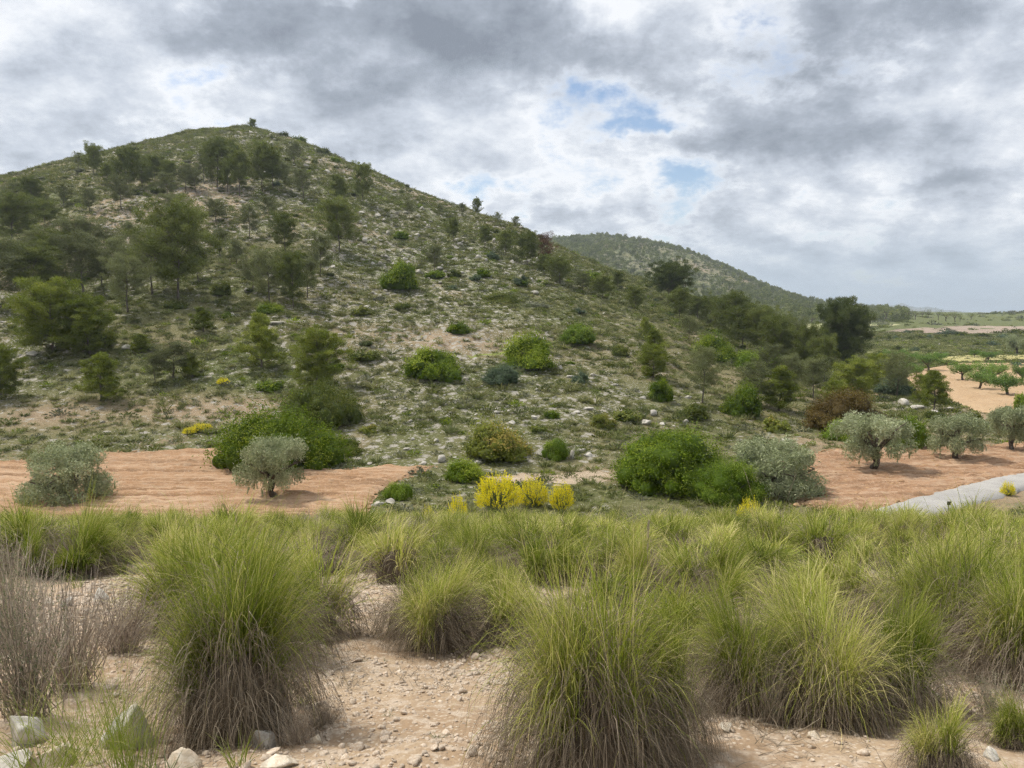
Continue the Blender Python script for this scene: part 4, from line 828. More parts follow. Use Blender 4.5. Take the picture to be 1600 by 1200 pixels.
ZONES = {
 'upper': ('pine with grey trunk on the upper slope below the summit, {} from the left', 'pines below the summit', [
  (198, 300, 245, 44, 'broad'), (243, 287, 250, 38, 'broad'), (268, 292, 256, 30, 'tall'), (290, 296, 262, 34, 'sparse'), (340, 294, 231, 54, 'broad'), (374, 306, 246, 34, 'tall'), (410, 298, 236, 42, 'broad'), (427, 299, 242, 34, 'tall'),
  (459, 257, 227, 28, 'sparse'), (474, 310, 270, 36, 'sparse'), (530, 322, 280, 30, 'tall'), (567, 317, 266, 34, 'broad'), (318, 282, 250, 26, 'sparse'), (222, 294, 258, 30, 'broad'), (356, 300, 258, 30, 'broad'), (305, 300, 268, 30, 'sparse'), (445, 300, 262, 26, 'sparse'), (168, 290, 262, 26, 'broad')]),
 'left': ('pine on the far left slope under the left shoulder, {} from the left', 'pines of the far left slope', [
  (18, 384, 318, 76, 'broad'), (52, 330, 285, 38, 'broad'), (118, 424, 350, 84, 'sparse'), (190, 327, 283, 40, 'sparse'), (30, 440, 385, 60, 'sparse'), (84, 438, 372, 60, 'broad'), (160, 448, 396, 52, 'sparse'), (185, 440, 380, 56, 'sparse'), (60, 420, 368, 50, 'sparse'), (24, 318, 290, 30, 'sparse'), (100, 322, 292, 30, 'sparse'), (140, 330, 300, 28, 'sparse'), (70, 352, 318, 40, 'broad'), (165, 405, 362, 50, 'sparse'), (205, 385, 352, 40, 'sparse')]),
 'middle': ('pine on the middle slope above the large spreading pine, {} from the left', 'pines of the middle slope', [
  (272, 342, 308, 40, 'sparse'), (338, 346, 315, 42, 'sparse'), (390, 372, 328, 40, 'sparse'), (446, 398, 342, 42, 'broad'), (344, 405, 362, 36, 'sparse'), (500, 432, 376, 44, 'sparse'), (310, 440, 392, 48, 'sparse'), (480, 466, 412, 44, 'sparse'), (395, 452, 405, 44, 'sparse'), (262, 312, 276, 34, 'sparse'), (420, 345, 312, 30, 'sparse'), (370, 415, 380, 30, 'sparse')]),
 'low': ('small pine seedling on the stony terrace below the wood, {} from the left', 'small pines on the terrace', [
  (318, 518, 478, 38, 'young'), (221, 552, 520, 34, 'young'), (242, 598, 556, 40, 'sparse'), (300, 590, 552, 40, 'young'), (1008, 528, 494, 26, 'young')]),
 'ridge': ('small pine scattered down the right ridge of the hill, {} from the left', 'pines of the right ridge', [
  (679, 422, 388, 32, 'sparse'), (709, 378, 346, 22, 'tall'), (758, 388, 356, 24, 'tall'), (790, 400, 366, 28, 'broad'), (824, 414, 372, 44, 'broad'), (875, 443, 407, 40, 'broad'), (910, 456, 430, 30, 'sparse'), (942, 466, 436, 40, 'broad'),
  (640, 342, 318, 18, 'sparse'), (688, 336, 320, 12, 'sparse'), (722, 336, 320, 14, 'sparse'), (778, 350, 334, 12, 'sparse'), (806, 356, 340, 14, 'sparse'), (850, 430, 402, 28, 'broad'), (965, 448, 428, 20, 'broad')]),
 'wood': ('pine in the wood on the right flank of the hill, {} from the left', 'pines of the right-hand wood', [
  (992, 484, 452, 30, 'broad'), (1062, 500, 458, 40, 'broad'), (1077, 534, 498, 34, 'sparse'), (1090, 498, 466, 32, 'tall'), (1110, 506, 470, 36, 'broad'), (1130, 520, 474, 40, 'broad'), (1190, 556, 492, 54, 'broad'), (1215, 574, 506, 54, 'broad'),
  (1240, 580, 512, 56, 'sparse'), (1262, 590, 520, 52, 'broad'), (1236, 622, 560, 52, 'sparse'), (1270, 622, 566, 50, 'sparse'), (1288, 600, 536, 46, 'broad'), (1200, 600, 545, 46, 'sparse'), (1170, 508, 478, 30, 'tall'), (1225, 540, 500, 36, 'broad'), (1372, 606, 560, 44, 'bushy'), (1440, 628, 590, 34, 'bushy'), (1300, 640, 600, 40, 'bushy')]),
}
for zn, (lab, grp, lst) in ZONES.items():
    for i, (px, py, top, w, stl) in enumerate(sorted(lst)): put_pine(px, py, top, w, stl, lab.format(ORD[i]), grp)

# ------------------------------------------------------------------ olives, almonds
OL = [olive(1), olive(2), olive(3), olive(4, low=True, leaves=20000)]
def put_olive(px, py, w, h, v, rot, lab, name='olive_tree'):
    x, y, z = drop(px, py); sx = w * y / 1200 / 2.0; sz = h * y / 1200 / 1.22
    return thing(name, lab, 'olive tree', OL[v], (x, y, z - .03), rot, (sx, sx, sz), 'olive trees by the fields')
put_olive(430, 781, 124, 92, 0, 0.2, 'silvery olive tree with leaning bare trunk on the left ploughed field')
put_olive(105, 784, 146, 88, 3, 1.0, 'broad olive with leaves down to the grass at the left end of the field')
put_olive(1362, 735, 130, 82, 1, 2.0, 'thick-trunked olive standing alone on the right ploughed field nearest the lane')
put_olive(1494, 720, 100, 66, 2, 0.4, 'olive in the middle of the row on the right ploughed field')
put_olive(1580, 707, 84, 68, 1, 4.0, 'olive with forked trunk at the right picture edge')
put_olive(1208, 772, 162, 84, 3, 3.0, 'unpruned bushy olive beside the big bright green bush')
AL = [almond(11), almond(12), almond(13)]
ALM = [(1573, 618, 579, 52), (1531, 609, 574, 44), (1504, 595, 563, 38), (1552, 600, 562, 44), (1596, 600, 566, 34), (1450, 580, 550, 38), (1544, 565, 547, 28), (1522, 559, 545, 16), (1431, 590, 569, 22), (1423, 568, 548, 24), (1398, 572, 543, 36), (1412, 588, 562, 30), (1376, 580, 550, 30), (1470, 566, 548, 22)]
for i, (px, py, top, w) in enumerate(sorted(ALM)):
    x, y, z = drop(px, py); h = (py - top) * y / 1200; sx = w * y / 1200 / 1.05
    thing('almond_tree', f'green almond tree on the pale orchard soil, {ORD[i]} from the left', 'almond tree', AL[i % 3], (x, y, z - .03), i * 1.3, (sx, sx, h), 'almond trees of the orchard')
x, y, z = drop(1590, 554); thing('willow_like_tree', 'large pale grey-green tree at the right edge behind the orchard', 'tree', almond(15, 9000, 'olive'), (x, y, z), 0, (38 * y / 1200, 38 * y / 1200, 31 * y / 1200))

# ------------------------------------------------------------------ shrubs
SH = {}
def shv(mname, i, **kw):
    key = (mname, i)
    if key not in SH: SH[key] = shrub(abs(hash(mname)) % 1 + 31 * i + len(mname) * 7, mname, **kw)
    return SH[key]
BUSHES = [ # x, foot, width, height, leaf, knobs, label
 (438, 743, 214, 90, 'mastic', 3, 'big glossy bright green mastic bush behind the left olive tree'),
 (503, 674, 132, 72, 'kermes', 2, 'dark olive-green thicket above the big mastic bush'),
 (1046, 772, 270, 78, 'mastic', 4, 'widest bright green bush in the centre right, behind the grass'),
 (1136, 790, 128, 60, 'lush', 1, 'fresh light green bush between the wide green bush and the unpruned olive'),
 (1318, 678, 164, 58, 'rust', 1, 'rust-brown thicket above the right ploughed field'),
 (1324, 690, 74, 36, 'lush', 2, 'bright green bush poking out in front of the rust-brown thicket'),
 (1424, 704, 54, 50, 'lush', 3, 'green bush between the two left olives of the right field'),
 (829, 581, 84, 47, 'mastic', 5, 'round bright green bush at the end of the green grass strip'),
 (676, 597, 90, 44, 'mastic', 6, 'broad green bush left of the green grass strip'),
 (704, 599, 38, 22, 'lush', 4, 'small light green bush in front of the broad green bush left of the strip'),
 (783, 604, 60, 24, 'blue_shrub', 1, 'low dark bush below the round bush at the grass strip'),
 (907, 601, 28, 20, 'blue_shrub', 2, 'small dark bluish ball-shaped bush on the lower middle slope'),
 (780, 722, 108, 50, 'bronze', 1, 'broad bronze-tinged bush behind the yellow brooms'),
 (868, 720, 44, 30, 'lush', 5, 'small round green bush between white stones behind the brooms'),
 (728, 754, 68, 32, 'mastic', 7, 'dark glossy bush just left of the tallest yellow broom'),
 (624, 782, 46, 30, 'lush', 6, 'small green bush by the rubble at the tip of the left field'),
 (1032, 628, 44, 32, 'mastic', 8, 'compact round bush with pale shoots below the small rounded pine'),
 (1157, 652, 64, 44, 'mastic', 9, 'bright green bush at the foot of the hazy pines'),
 (625, 459, 64, 40, 'mastic', 10, 'bright green bush alone on the stony mid slope'),
 (903, 542, 60, 28, 'lush', 7, 'low spreading light green bush right of the soil patch'),
 (970, 557, 36, 15, 'kermes', 3, 'low dark cushion bush beside pale slabs of rock'),
 (1118, 566, 70, 36, 'mastic', 11, 'large green bush below the right-hand wood, left of another'),
 (1178, 581, 74, 36, 'lush', 8, 'large green bush below the right-hand wood, right of another'),
 (1082, 657, 58, 22, 'kermes', 4, 'flat dark bush left of the bright bush at the foot of the hazy pines'),
 (942, 670, 44, 20, 'bronze', 2, 'small yellowish-green cushion on the lower slope above the wide bush'),
 (716, 524, 40, 22, 'mastic', 12, 'green bush on the bare pinkish soil patch'),
 (785, 474, 62, 16, 'kermes', 5, 'low dark green bush on the stony upper middle slope'),
 (1521, 657, 24, 17, 'kermes', 6, 'small dark bush on the bank above the olive row'),
 (1598, 644, 30, 40, 'lush', 9, 'green bush at the right edge of the almond field'),
 (345, 468, 34, 20, 'kermes', 7, 'dark low bush at the foot of the largest spreading pine'),
 (425, 490, 50, 16, 'mastic', 13, 'bright low bush under the pair of pines'),
 (680, 436, 40, 15, 'mastic', 14, 'low green bush right of the bright lone bush'),
 (756, 434, 26, 13, 'mastic', 15, 'small bright bush high on the stony slope'),
 (814, 447, 30, 16, 'blue_shrub', 3, 'dark blue-green bush high on the stony slope'),
 (770, 407, 22, 13, 'blue_shrub', 4, 'dark bush near the ridge above the stony slope'),
 (210, 238, 22, 9, 'kermes', 8, 'dark bush on the skyline left of the summit'),
 (446, 212, 14, 7, 'kermes', 9, 'dark bush on the skyline right of the summit'),
 (1460, 655, 36, 16, 'kermes', 10, 'dark shrub at the foot of the young pine by the almond field'),
 (1398, 618, 60, 26, 'blue_shrub', 5, 'dark shrub under the feathery pine near the almond field'),
 (540, 712, 60, 22, 'kermes', 11, 'low green scrub right of the big mastic bush'),
]
big = dict(lumps=64, leaves=38000, leaf=0.035)
for px, py, w, h, mn, i, lab in BUSHES:
    x, y, z = drop(px, py); y0 = y; y = y + w * y / 1200 * .30; x = x * y / y0; z = float(Hgt(x, y))
    kw = big if w > 110 else dict(lumps=26, leaves=9000, leaf=0.066) if w > 40 else dict(lumps=14, leaves=2600, leaf=0.11)
    hh = h * y / 1200 * 1.02; r = w * y / 1200 / 2 / .98
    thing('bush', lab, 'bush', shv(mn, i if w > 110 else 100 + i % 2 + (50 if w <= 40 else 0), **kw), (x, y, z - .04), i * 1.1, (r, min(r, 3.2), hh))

# yellow broom: foot hidden behind the grass, so set by distance and top
BR = [broom(5), broom(6)]
for px, Y, top, w, lab in [(777, 36.5, 728, 72, 'tallest yellow flowering broom at the crest of the grass'), (834, 37.5, 738, 50, 'yellow flowering broom, middle one of the three on the crest'), (879, 36.5, 746, 40, 'yellow flowering broom, rightmost of the three on the crest'),
                           (714, 33, 766, 34, 'small pale yellow broom left of the tallest one'), (666, 30, 784, 24, 'tiny yellow broom tuft sunk in the grass'), (1178, 30, 770, 40, 'single yellow broom in the grass below the unpruned olive'), (1588, 40, 748, 22, 'yellow broom beside the lane at the right edge')]:
    x, y, z = at_depth(px, Y); h = (float(to_px(x, y, z)[1]) - top) * Y / 1200; r = w * Y / 1200 / 1.75
    thing('broom_bush', lab, 'broom', BR[px % 2], (x, y, z - .03), px, (r, r, max(h, .4)))
for px, py, w, h, lab in [(296, 678, 14, 12, 'yellow-flowered shrub above the left field, left of a taller one'), (313, 674, 17, 15, 'tallest yellow-flowered shrub on the slope above the left field'), (324, 670, 10, 9, 'smallest yellow-flowered shrub above the left field, right of the tallest'), (349, 601, 13, 12, 'small yellow-flowered shrub on the left slope'), (1190, 700, 14, 8, 'little yellow-flowered tuft above the right field')]:
    x, y, z = drop(px, py); thing('broom_bush', lab, 'broom', BR[0], (x, y, z), px, (w * y / 1200 / 1.15, w * y / 1200 / 1.15, h * y / 1200))

# small dark sign on a stake beside the lane
def sign():
    x, y, z = at_depth(1495, 30.5); tz = ray(1495, 786)[1] * 30.5 + EYE
    dk = plain('dark_sign_paint', (0.02, 0.018, 0.018), (0.035, 0.03, 0.03), 20, 0.5, 0); o = link('stake_sign', None); o.location = (x, y, z)
    o['label'] = 'small dark square sign on a thin stake in front of the lane'; o['category'] = 'sign'
    v, f = tube([(0, 0, -.2), (0, 0, tz - z)], [.018, .018], 6); link('stake', make_mesh('stake', v, f, dk), o)
    s = .075; t_ = .012; c = np.array([(a, b, c_) for c_ in (-s, s) for b in (-t_, t_) for a in (-s, s)]) + np.array([0, -.03, tz - z])
    link('plate', make_mesh('plate', c, np.array([(0, 2, 3, 1), (4, 5, 7, 6), (0, 1, 5, 4), (2, 6, 7, 3), (0, 4, 6, 2), (1, 3, 7, 5)]), dk), o)
sign()

# ------------------------------------------------------------------ esparto tussocks of the foreground
TN = [tussock(s, ng, nd_, .0042, 7, lean=l_, mound=mo, tuft=tf) for s, ng, nd_, l_, mo, tf in ((1, 2600, 2300, (.35, 0), .48, 6), (2, 2300, 2900, (.1, .1), .56, 9), (3, 2300, 1900, (.5, -.1), .42, 5), (4, 2000, 2700, (-.3, .1), .52, 8))]
TM = [tussock(10 + s, 1050 + 120 * (s % 3), 900, .0070, 5, lean=l_, mound=.32 + .06 * (s % 4), tuft=4 + s) for s, l_ in enumerate(((.3, 0), (-.2, 0), (.5, .2), (.1, -.2), (.6, 0), (-.4, .2)))]
TF = [tussock(20 + s, 480, 330, .0125, 4, lean=l_, tall=1.05, mound=.30 + .06 * s, tuft=4 + s) for s, l_ in enumerate(((.3, 0), (-.1, 0), (.5, .2), (.2, -.3), (.0, .3)))]
taken = []
def put_tuss(px, py, w, h, lab, var, group=None, rot=0.0, Y=None):
    x, y, z = drop(px, py) if Y is None else at_depth(px, Y); sx = w * y / 1200 / 1.32; sz = h * y / 1200 / .95
    taken.append((x, y, sx * .42)); return thing('grass_tussock', lab, 'grass tussock', var, (x, y, z - .03), rot, (sx, sx, sz), group)
BIG = [
 (372, 1150, 290, 395, 'tall green tussock with a dark thatch skirt, left of the bare path', TN[0], .3),
 (920, 1225, 330, 425, 'largest foreground tussock with brown thatch mound at the bottom centre', TN[1], 2.0),
 (1035, 1180, 180, 340, 'upright fresh green tussock grown into the right side of the largest one', TN[2], 4.0),
 (686, 1012, 180, 170, 'medium tussock on pebbles right of the bare path', TN[0], 1.0),
 (1160, 1105, 220, 235, 'left clump of the wide brown-skirted tussock at right', TN[0], 2.6),
 (1285, 1125, 250, 250, 'middle clump of the wide brown-skirted tussock at right', TN[3], 5.2),
 (1405, 1115, 230, 240, 'right clump of the wide brown-skirted tussock at right', TN[2], .5),
 (1500, 1035, 260, 230, 'large dense tussock above the wide brown-skirted one', TN[3], 3.3),
 (1600, 1065, 260, 250, 'large tussock cut by the right picture edge', TN[0], 1.2),
 (130, 893, 150, 140, 'tussock with dark skirt at the left, above the pale stones', TM[0], 0.),
 (45, 886, 160, 140, 'tussock at the left picture edge with blades against the olive', TM[1], 1.),
 (1005, 935, 110, 130, 'tussock with reddish base beside the sandy gap', TM[2], 2.),
 (745, 905, 130, 105, 'brown-centred tussock behind the medium one', TM[3], 3.),
 (560, 868, 170, 105, 'wide yellow-green tussock above the bare path', TM[1], 4.),
 (860, 905, 190, 110, 'pale green tussock behind the largest foreground one', TM[0], 5.),
 (1120, 930, 150, 110, 'tussock right of the sandy gap with brown base', TM[3], .6),
 (1330, 960, 190, 130, 'tussock behind the wide brown-skirted one', TM[2], 1.6),
 (1470, 1200, 130, 170, 'loose yellowish grass clump right of the wide brown-skirted tussock', TM[1], 2.2),
]
BIG += [(1240, 985, 200, 150, 'tussock filling the gap behind the left and middle clumps', TM[4], 1.1), (1420, 980, 200, 150, 'rounded tussock behind the right clump', TM[5], 2.9), (1585, 1165, 120, 110, 'low straw-coloured tussock on the gravel at the right edge', TM[3], 4.4)]
for px, py, w, h, lab, var, rot in BIG: put_tuss(px, py, w, h, lab, var, None, rot)
BARE = [[(495, 905), (610, 895), (640, 1010), (770, 1035), (790, 1230), (455, 1230), (490, 1080)], [(1050, 1120), (1250, 1125), (1430, 1120), (1620, 1090), (1620, 1230), (1040, 1230)], [(1040, 930), (1085, 930), (1110, 1110), (1050, 1110)],
        [(150, 895), (265, 905), (250, 1100), (60, 1100), (120, 950)], [(-50, 900), (200, 930), (250, 1230), (-50, 1230)]]
def is_bare(px, py): return any(bool(inside(b, np.array([px]), np.array([py]))[0]) for b in BARE)
g5 = np.random.default_rng(55); cnt = dict(near=0, mid=0, far=0); tries = 0; spots = []
while tries < 9000 and sum(cnt.values()) < 280:
    tries += 1; y = math.sqrt(g5.uniform(4.0 ** 2, 25.5 ** 2)); x = g5.uniform(-.72, .72) * y
    px, py = (float(a) for a in to_px(x, y, float(Hgt(x, y))))
    if is_bare(px, py) or not (-90 < px < 1690): continue
    R = g5.uniform(.22, .54)
    if y > 18 and 560 < px < 960 and g5.random() < .4: continue
    if any((x - a) ** 2 + (y - b) ** 2 < ((c + R * .8) * (.80 if y < 14 else .98)) ** 2 for a, b, c in taken): continue
    taken.append((x, y, R * .8)); cnt['near' if y < 8 else 'mid' if y < 14 else 'far'] += 1; spots.append((x, y, R))
TL = {'near': 'grass tussock just behind the large foreground tussocks', 'mid': 'grass tussock mid-way down the bank', 'far': 'far grass tussock at the crest'}
for x, y, R in spots:
    zn = 'near' if y < 8 else 'mid' if y < 14 else 'far'; var = TM if y < 9 else TF; hs = (.30 + R) * g5.uniform(.85, 1.4) * (1.0 if y < 15 else float(.5 + .8 * (fbm(np.array([x / 3.1]), np.array([y / 9]), 2, 59)[0] + .5)))
    px = float(to_px(x, y, float(Hgt(x, y)))[0]); wh = 'below the leafy left-end olive' if px < 250 else 'below the olive with the leaning trunk' if px < 560 else 'below the yellow brooms' if px < 930 else 'below the wide green bush' if px < 1240 else 'below the lane'
    s_ = R * 1.8; thing('grass_tussock', TL[zn] + ', ' + wh, 'grass tussock', var[g5.integers(len(var))], (x, y, float(Hgt(x, y)) - .03), g5.normal(0, .9), (s_, s_, hs), {'near': 'near rows of tussocks', 'mid': 'tussocks of the grassy bank', 'far': 'tussocks on the crest'}[zn] + ' ' + wh, (g5.normal(0, .09), g5.normal(0, .09)))

# the many further tussocks that merge into one cover
x, y, g = (lambda n, a, b, sd: (lambda g: (lambda yy: (g.uniform(-1.25, 1.25, n) * (yy + 2.5), yy, g))(np.sqrt(g.uniform(a ** 2, b ** 2, n))))(np.random.default_rng(sd)))(3000, 1.5, 28.0, 57)
pxs, pys = to_px(x, y, Hgt(x, y)); ok = (y > 6.5) | (pxs < -260) | (pxs > 1860)
for b in BARE: ok &= ~inside(b, pxs, pys)
ok &= (fbm(x / 2.6, y / 2.6, 3, 58) + g.normal(0, .05, len(x))) > .0; ok &= ~((x > 12) & (y > 25.5)); x, y = x[ok], y[ok]; n = len(x); i_ = g.integers(0, 5, n); s_ = g.uniform(.45, .9, n); h_ = g.uniform(.45, .95, n) * np.where(y > 15, .45 + .75 * (fbm(x / 3.1, y / 9, 2, 59) + .5), 1)
p_ = np.stack([x, y, Hgt(x, y) - .03], 1); r_ = g.normal(0, .9, n); sc_ = np.stack([s_, s_, h_], 1); lv = g.random(n) > .16
scatter('grass', np.concatenate([p_[lv], p_]), np.concatenate([sc_[lv], sc_]), np.concatenate([r_[lv], r_]), np.concatenate([i_[lv], i_ + 5]), [t_['blades'] for t_ in TF] + [t_['thatch'] for t_ in TF])

# fresh grass, dry dwarf shrubs, herbs
FG = [grass_clump(31, 190, .005, 6, R=.34, el=1.0), grass_clump(32, 120, .006, 6, R=.24)]
for px, py, w, h, lab, v in [(60, 1225, 260, 190, 'long fresh green grass over the stones at the lower left corner', 0), (210, 1230, 190, 260, 'upright fresh grass blades among stones left of the tall tussock', 1), (150, 1190, 210, 200, 'fine bright grass behind the lower left stones', 0)]:
    x, y, z = drop(px, min(py, 1225)); thing('grass_clump', lab, 'grass clump', FG[v], (x, y, z), px, (w * y / 1200 / 1.3, w * y / 1200 / 1.3, h * y / 1200 / .85))
DT = [twiggy(41), twiggy(42, 130, leafy=7), twiggy(43, 110, leafy=14)]
DRY = [(40, 1120, 230, 250, 1, 'grey dry dwarf shrub at the left picture edge'), (110, 1075, 190, 190, 0, 'bare twiggy shrub above the lower left stones'), (15, 1010, 170, 170, 2, 'green-tipped dry shrub at the left edge behind the bare twiggy one'), (190, 1020, 150, 110, 0, 'low grey twigs among pale stones left of the tall tussock'),
       (1205, 1128, 70, 95, 2, 'silvery everlasting plant in front of the wide brown-skirted tussock'), (1320, 1120, 110, 110, 0, 'reddish-brown dry twigs before the wide tussock'), (460, 1160, 90, 60, 0, 'dry twigs at the right foot of the tall tussock'), (510, 1130, 80, 40, 0, 'flat grey twigs lying on the bare path'), (1560, 1130, 120, 80, 2, 'grey-green dwarf shrub on the gravel at the right edge'),
       (1240, 860, 60, 40, 0, 'dark dry shrub between tussocks in the middle of the bank'), (640, 850, 70, 45, 0, 'dark grey dead tuft left of the brown-centred tussock'), (1205, 845, 60, 30, 0, 'brown dead tuft below the single yellow broom')]
for px, py, w, h, v, lab in DRY:
    x, y, z = drop(px, py); thing('dwarf_shrub', lab, 'dwarf shrub', DT[v], (x, y, z), px * .7, (w * y / 1200 / 1.5, w * y / 1200 / 1.5, h * y / 1200 / .95))
# two tall dry flower stalks
def stalk(px, py, top, lab, leanx):
    x, y, z = drop(px, py); h = (py - top) * y / 1200; s_ = Soup(); q = np.linspace(0, 1, 7)
    v, f = tube(np.stack([leanx * h * q ** 1.6, .02 * np.sin(q * 4), h * q], 1), np.linspace(.0035, .0016, 7), 4); s_.add(v, f4=f, tint=.8)
    n = 90; t_ = RNG.uniform(.72, 1, n); c = np.stack([leanx * h * t_ ** 1.6, .02 * np.sin(t_ * 4), h * t_], 1); d = unit(n, RNG) * .5 + np.array([leanx, 0, 1]); d /= np.linalg.norm(d, axis=1)[:, None]
    v, f = slivers(c, d, .03, .005, RNG); st2 = Soup(); st2.add(v, f3=f, tint=.9)
    thing('dry_grass_stalk', lab, 'grass stalk', {'stem': s_.mesh('stalk_stem', M['straw']), 'seed_head': st2.mesh('seed_head', M['straw'])}, (x, y, z))
stalk(1008, 900, 812, 'tall dry seed stalk above the sandy gap', .03); stalk(1190, 858, 728, 'tall pale seed stalk in front of the unpruned olive', -.25); stalk(1215, 860, 735, 'leaning pale seed stalk right of another before the unpruned olive', .2)
stalk(1010, 1010, 800, 'thin dry stalk rising from the largest tussock', .0)

# ------------------------------------------------------------------ stones
RK = [rock(60 + i, 'lime', 3) for i in range(5)]; RW = [rock(70 + i, 'lime_warm', 3) for i in range(4)]
STONES = [(410, 1166, 66, 48, 0, 'grey lichen-spotted stone at the foot of the tall tussock'), (283, 1200, 92, 56, 1, 'cream limestone block at the bottom edge left of centre'), (440, 1198, 74, 36, 1, 'pale cream stone below the grey lichen-spotted one'), (45, 1158, 110, 66, 0, 'long grey stone at the lower left corner'),
          (95, 1192, 86, 56, 1, 'rounded brownish stone among lower left grass'), (205, 1165, 92, 80, 0, 'large grey boulder behind upright fresh grass'), (20, 1200, 90, 40, 0, 'flat grey stone cut by the lower left corner'), (1135, 1140, 30, 24, 1, 'orange-tinted fist-sized stone on the sandy gap'),
          (1272, 1152, 34, 18, 1, 'tan stone below the wide brown-skirted tussock'), (1545, 1182, 36, 18, 0, 'white flat stone on gravel near the lower right corner'), (75, 945, 26, 18, 1, 'small cream stone on the left bank'), (105, 947, 30, 24, 0, 'grey stone beside a small cream one on the left bank'), (8, 870, 26, 22, 1, 'pale stone at the left edge under the tussocks'),
          (155, 940, 34, 26, 0, 'half-buried grey stone in dry twigs'), (200, 873, 16, 12, 1, 'orange stone right of the dark-skirted tussock'), (1370, 1065, 26, 20, 1, 'stone half hidden under the right clump'), (495, 1160, 26, 22, 1, 'brown stone right of the grey lichen-spotted one'), (1545, 1060, 40, 20, 1, 'pinkish stone under the large right tussock')]
for i, (px, py, w, h, v, lab) in enumerate(STONES):
    x, y, z = drop(px, min(py, 1215)); rx = w * y / 1200 / 2 * 1.05; rz = h * y / 1200 / 1.25
    thing('stone', lab, 'stone', (RW if v else RK)[i % 4], (x, y, z + rz * .25), i * 1.9, (rx, rx, rz * 1.1), None, (g5.normal(0, .15), g5.normal(0, .15)))
PB = [rock(80 + i, 'pebble', 1, 9) for i in range(5)] + [rock(90 + i, 'pebble', 1, 9) for i in range(2)]
def near_pts(n, y0, y1, seed):
    g = np.random.default_rng(seed); y = np.sqrt(g.uniform(y0 ** 2, y1 ** 2, n)); x = g.uniform(-1.0, 1.0, n) * (y * .75 + .8); return x, y, g
x, y, g = near_pts(270, 2.4, 7.0, 91); keep = fbm(x / .8, y / .8, 3, 92) > -.12; x, y = x[keep], y[keep]
for i in range(len(x)):                                       # loose stones one can pick out
    s_ = float(np.clip(g.lognormal(-4.0, .45), .01, .06)); o = link('stone', PB[i % 7], label='loose fist-sized or smaller stone lying on the sandy foreground soil', category='stone', group='loose stones on the foreground soil')
    o.location = (x[i], y[i], float(Hgt(x[i], y[i])) + s_ * .22); o.rotation_euler = (g.normal(0, .3), g.normal(0, .3), g.uniform(0, 6.28)); o.scale = (s_ * 1.2, s_ * 1.2, s_)
x, y, g = near_pts(85000, 1.9, 11.0, 93); keep = (fbm(x / .9, y / .9, 3, 92) + g.normal(0, .08, len(x))) > -.06; x, y = x[keep], y[keep]; n = len(x)
s_ = np.clip(g.lognormal(-4.95, .5, n), .003, .03) * (1 + y / 12)
scatter('gravel', np.stack([x, y, Hgt(x, y) + s_ * .15], 1), np.stack([s_ * 1.2, s_ * 1.2, s_], 1), g.uniform(0, 6.28, n), g.integers(0, 7, n), PB, g.normal(0, .3, (n, 2)))
# small herbs and dead litter on the soil
HB = [list(grass_clump(100 + i, 26, .03, 3, 'herb', R=.22, el=.9).values())[0] for i in range(3)] + [list(grass_clump(110 + i, 30, .02, 3, 'straw', R=.35, el=.5).values())[0] for i in range(2)] + [list(grass_clump(115, 30, .02, 4, 'fresh', R=.2).values())[0]]
x, y, g = near_pts(10000, 2.2, 30.0, 94); pxs, pys = to_px(x, y, Hgt(x, y)); bm = np.zeros(len(x), bool)
for b in BARE: bm |= inside(b, pxs, pys)
keep = ~bm | (g.random(len(x)) < .5); x, y, bm = x[keep], y[keep], bm[keep]; n = len(x)
s_ = g.uniform(.05, .13, n) * np.where(bm, .55, 1 + y / 9)
scatter('undergrowth', np.stack([x, y, Hgt(x, y) - .005], 1), np.stack([s_, s_, s_ * g.uniform(.7, 1.3, n)], 1), g.uniform(0, 6.28, n), g.choice(6, n, p=[.12, .12, .12, .14, .14, .36]), HB)

LT = [list(grass_clump(120 + i, 12, .035, 3, 'straw', R=.9, el=.12).values())[0] for i in range(3)]
x, y, g = near_pts(4200, 2.0, 9.0, 96); keep = fbm(x / .7, y / .7, 3, 97) > -.02; x, y = x[keep], y[keep]; n = len(x); s_ = g.uniform(.05, .14, n)
scatter('litter', np.stack([x, y, Hgt(x, y) + .002], 1), np.stack([s_, s_, s_], 1), g.uniform(0, 6.28, n), g.integers(0, 3, n), LT)
# dark dwarf shrubs along the crest of the bank
for px, Y, w, h, lab in [(262, 20, 60, 34, 'low grey shrub on the crest in front of the left field'), (480, 19, 70, 40, 'dark low shrub on the crest below the left olive'), (668, 21, 60, 40, 'brownish shrub on the crest left of the brooms'), (1000, 20, 80, 44, 'grey-green shrub on the crest before the wide green bush'), (1260, 20, 90, 46, 'grey shrub on the crest below the unpruned olive'), (1420, 19, 80, 40, 'dark shrub on the crest just before the lane')]:
    x, y, z = at_depth(px, Y); thing('dwarf_shrub', lab, 'dwarf shrub', DT[2 if px % 3 else 1], (x, y, z), px, (w * y / 1200 / 1.3, w * y / 1200 / 1.3, h * y / 1200))

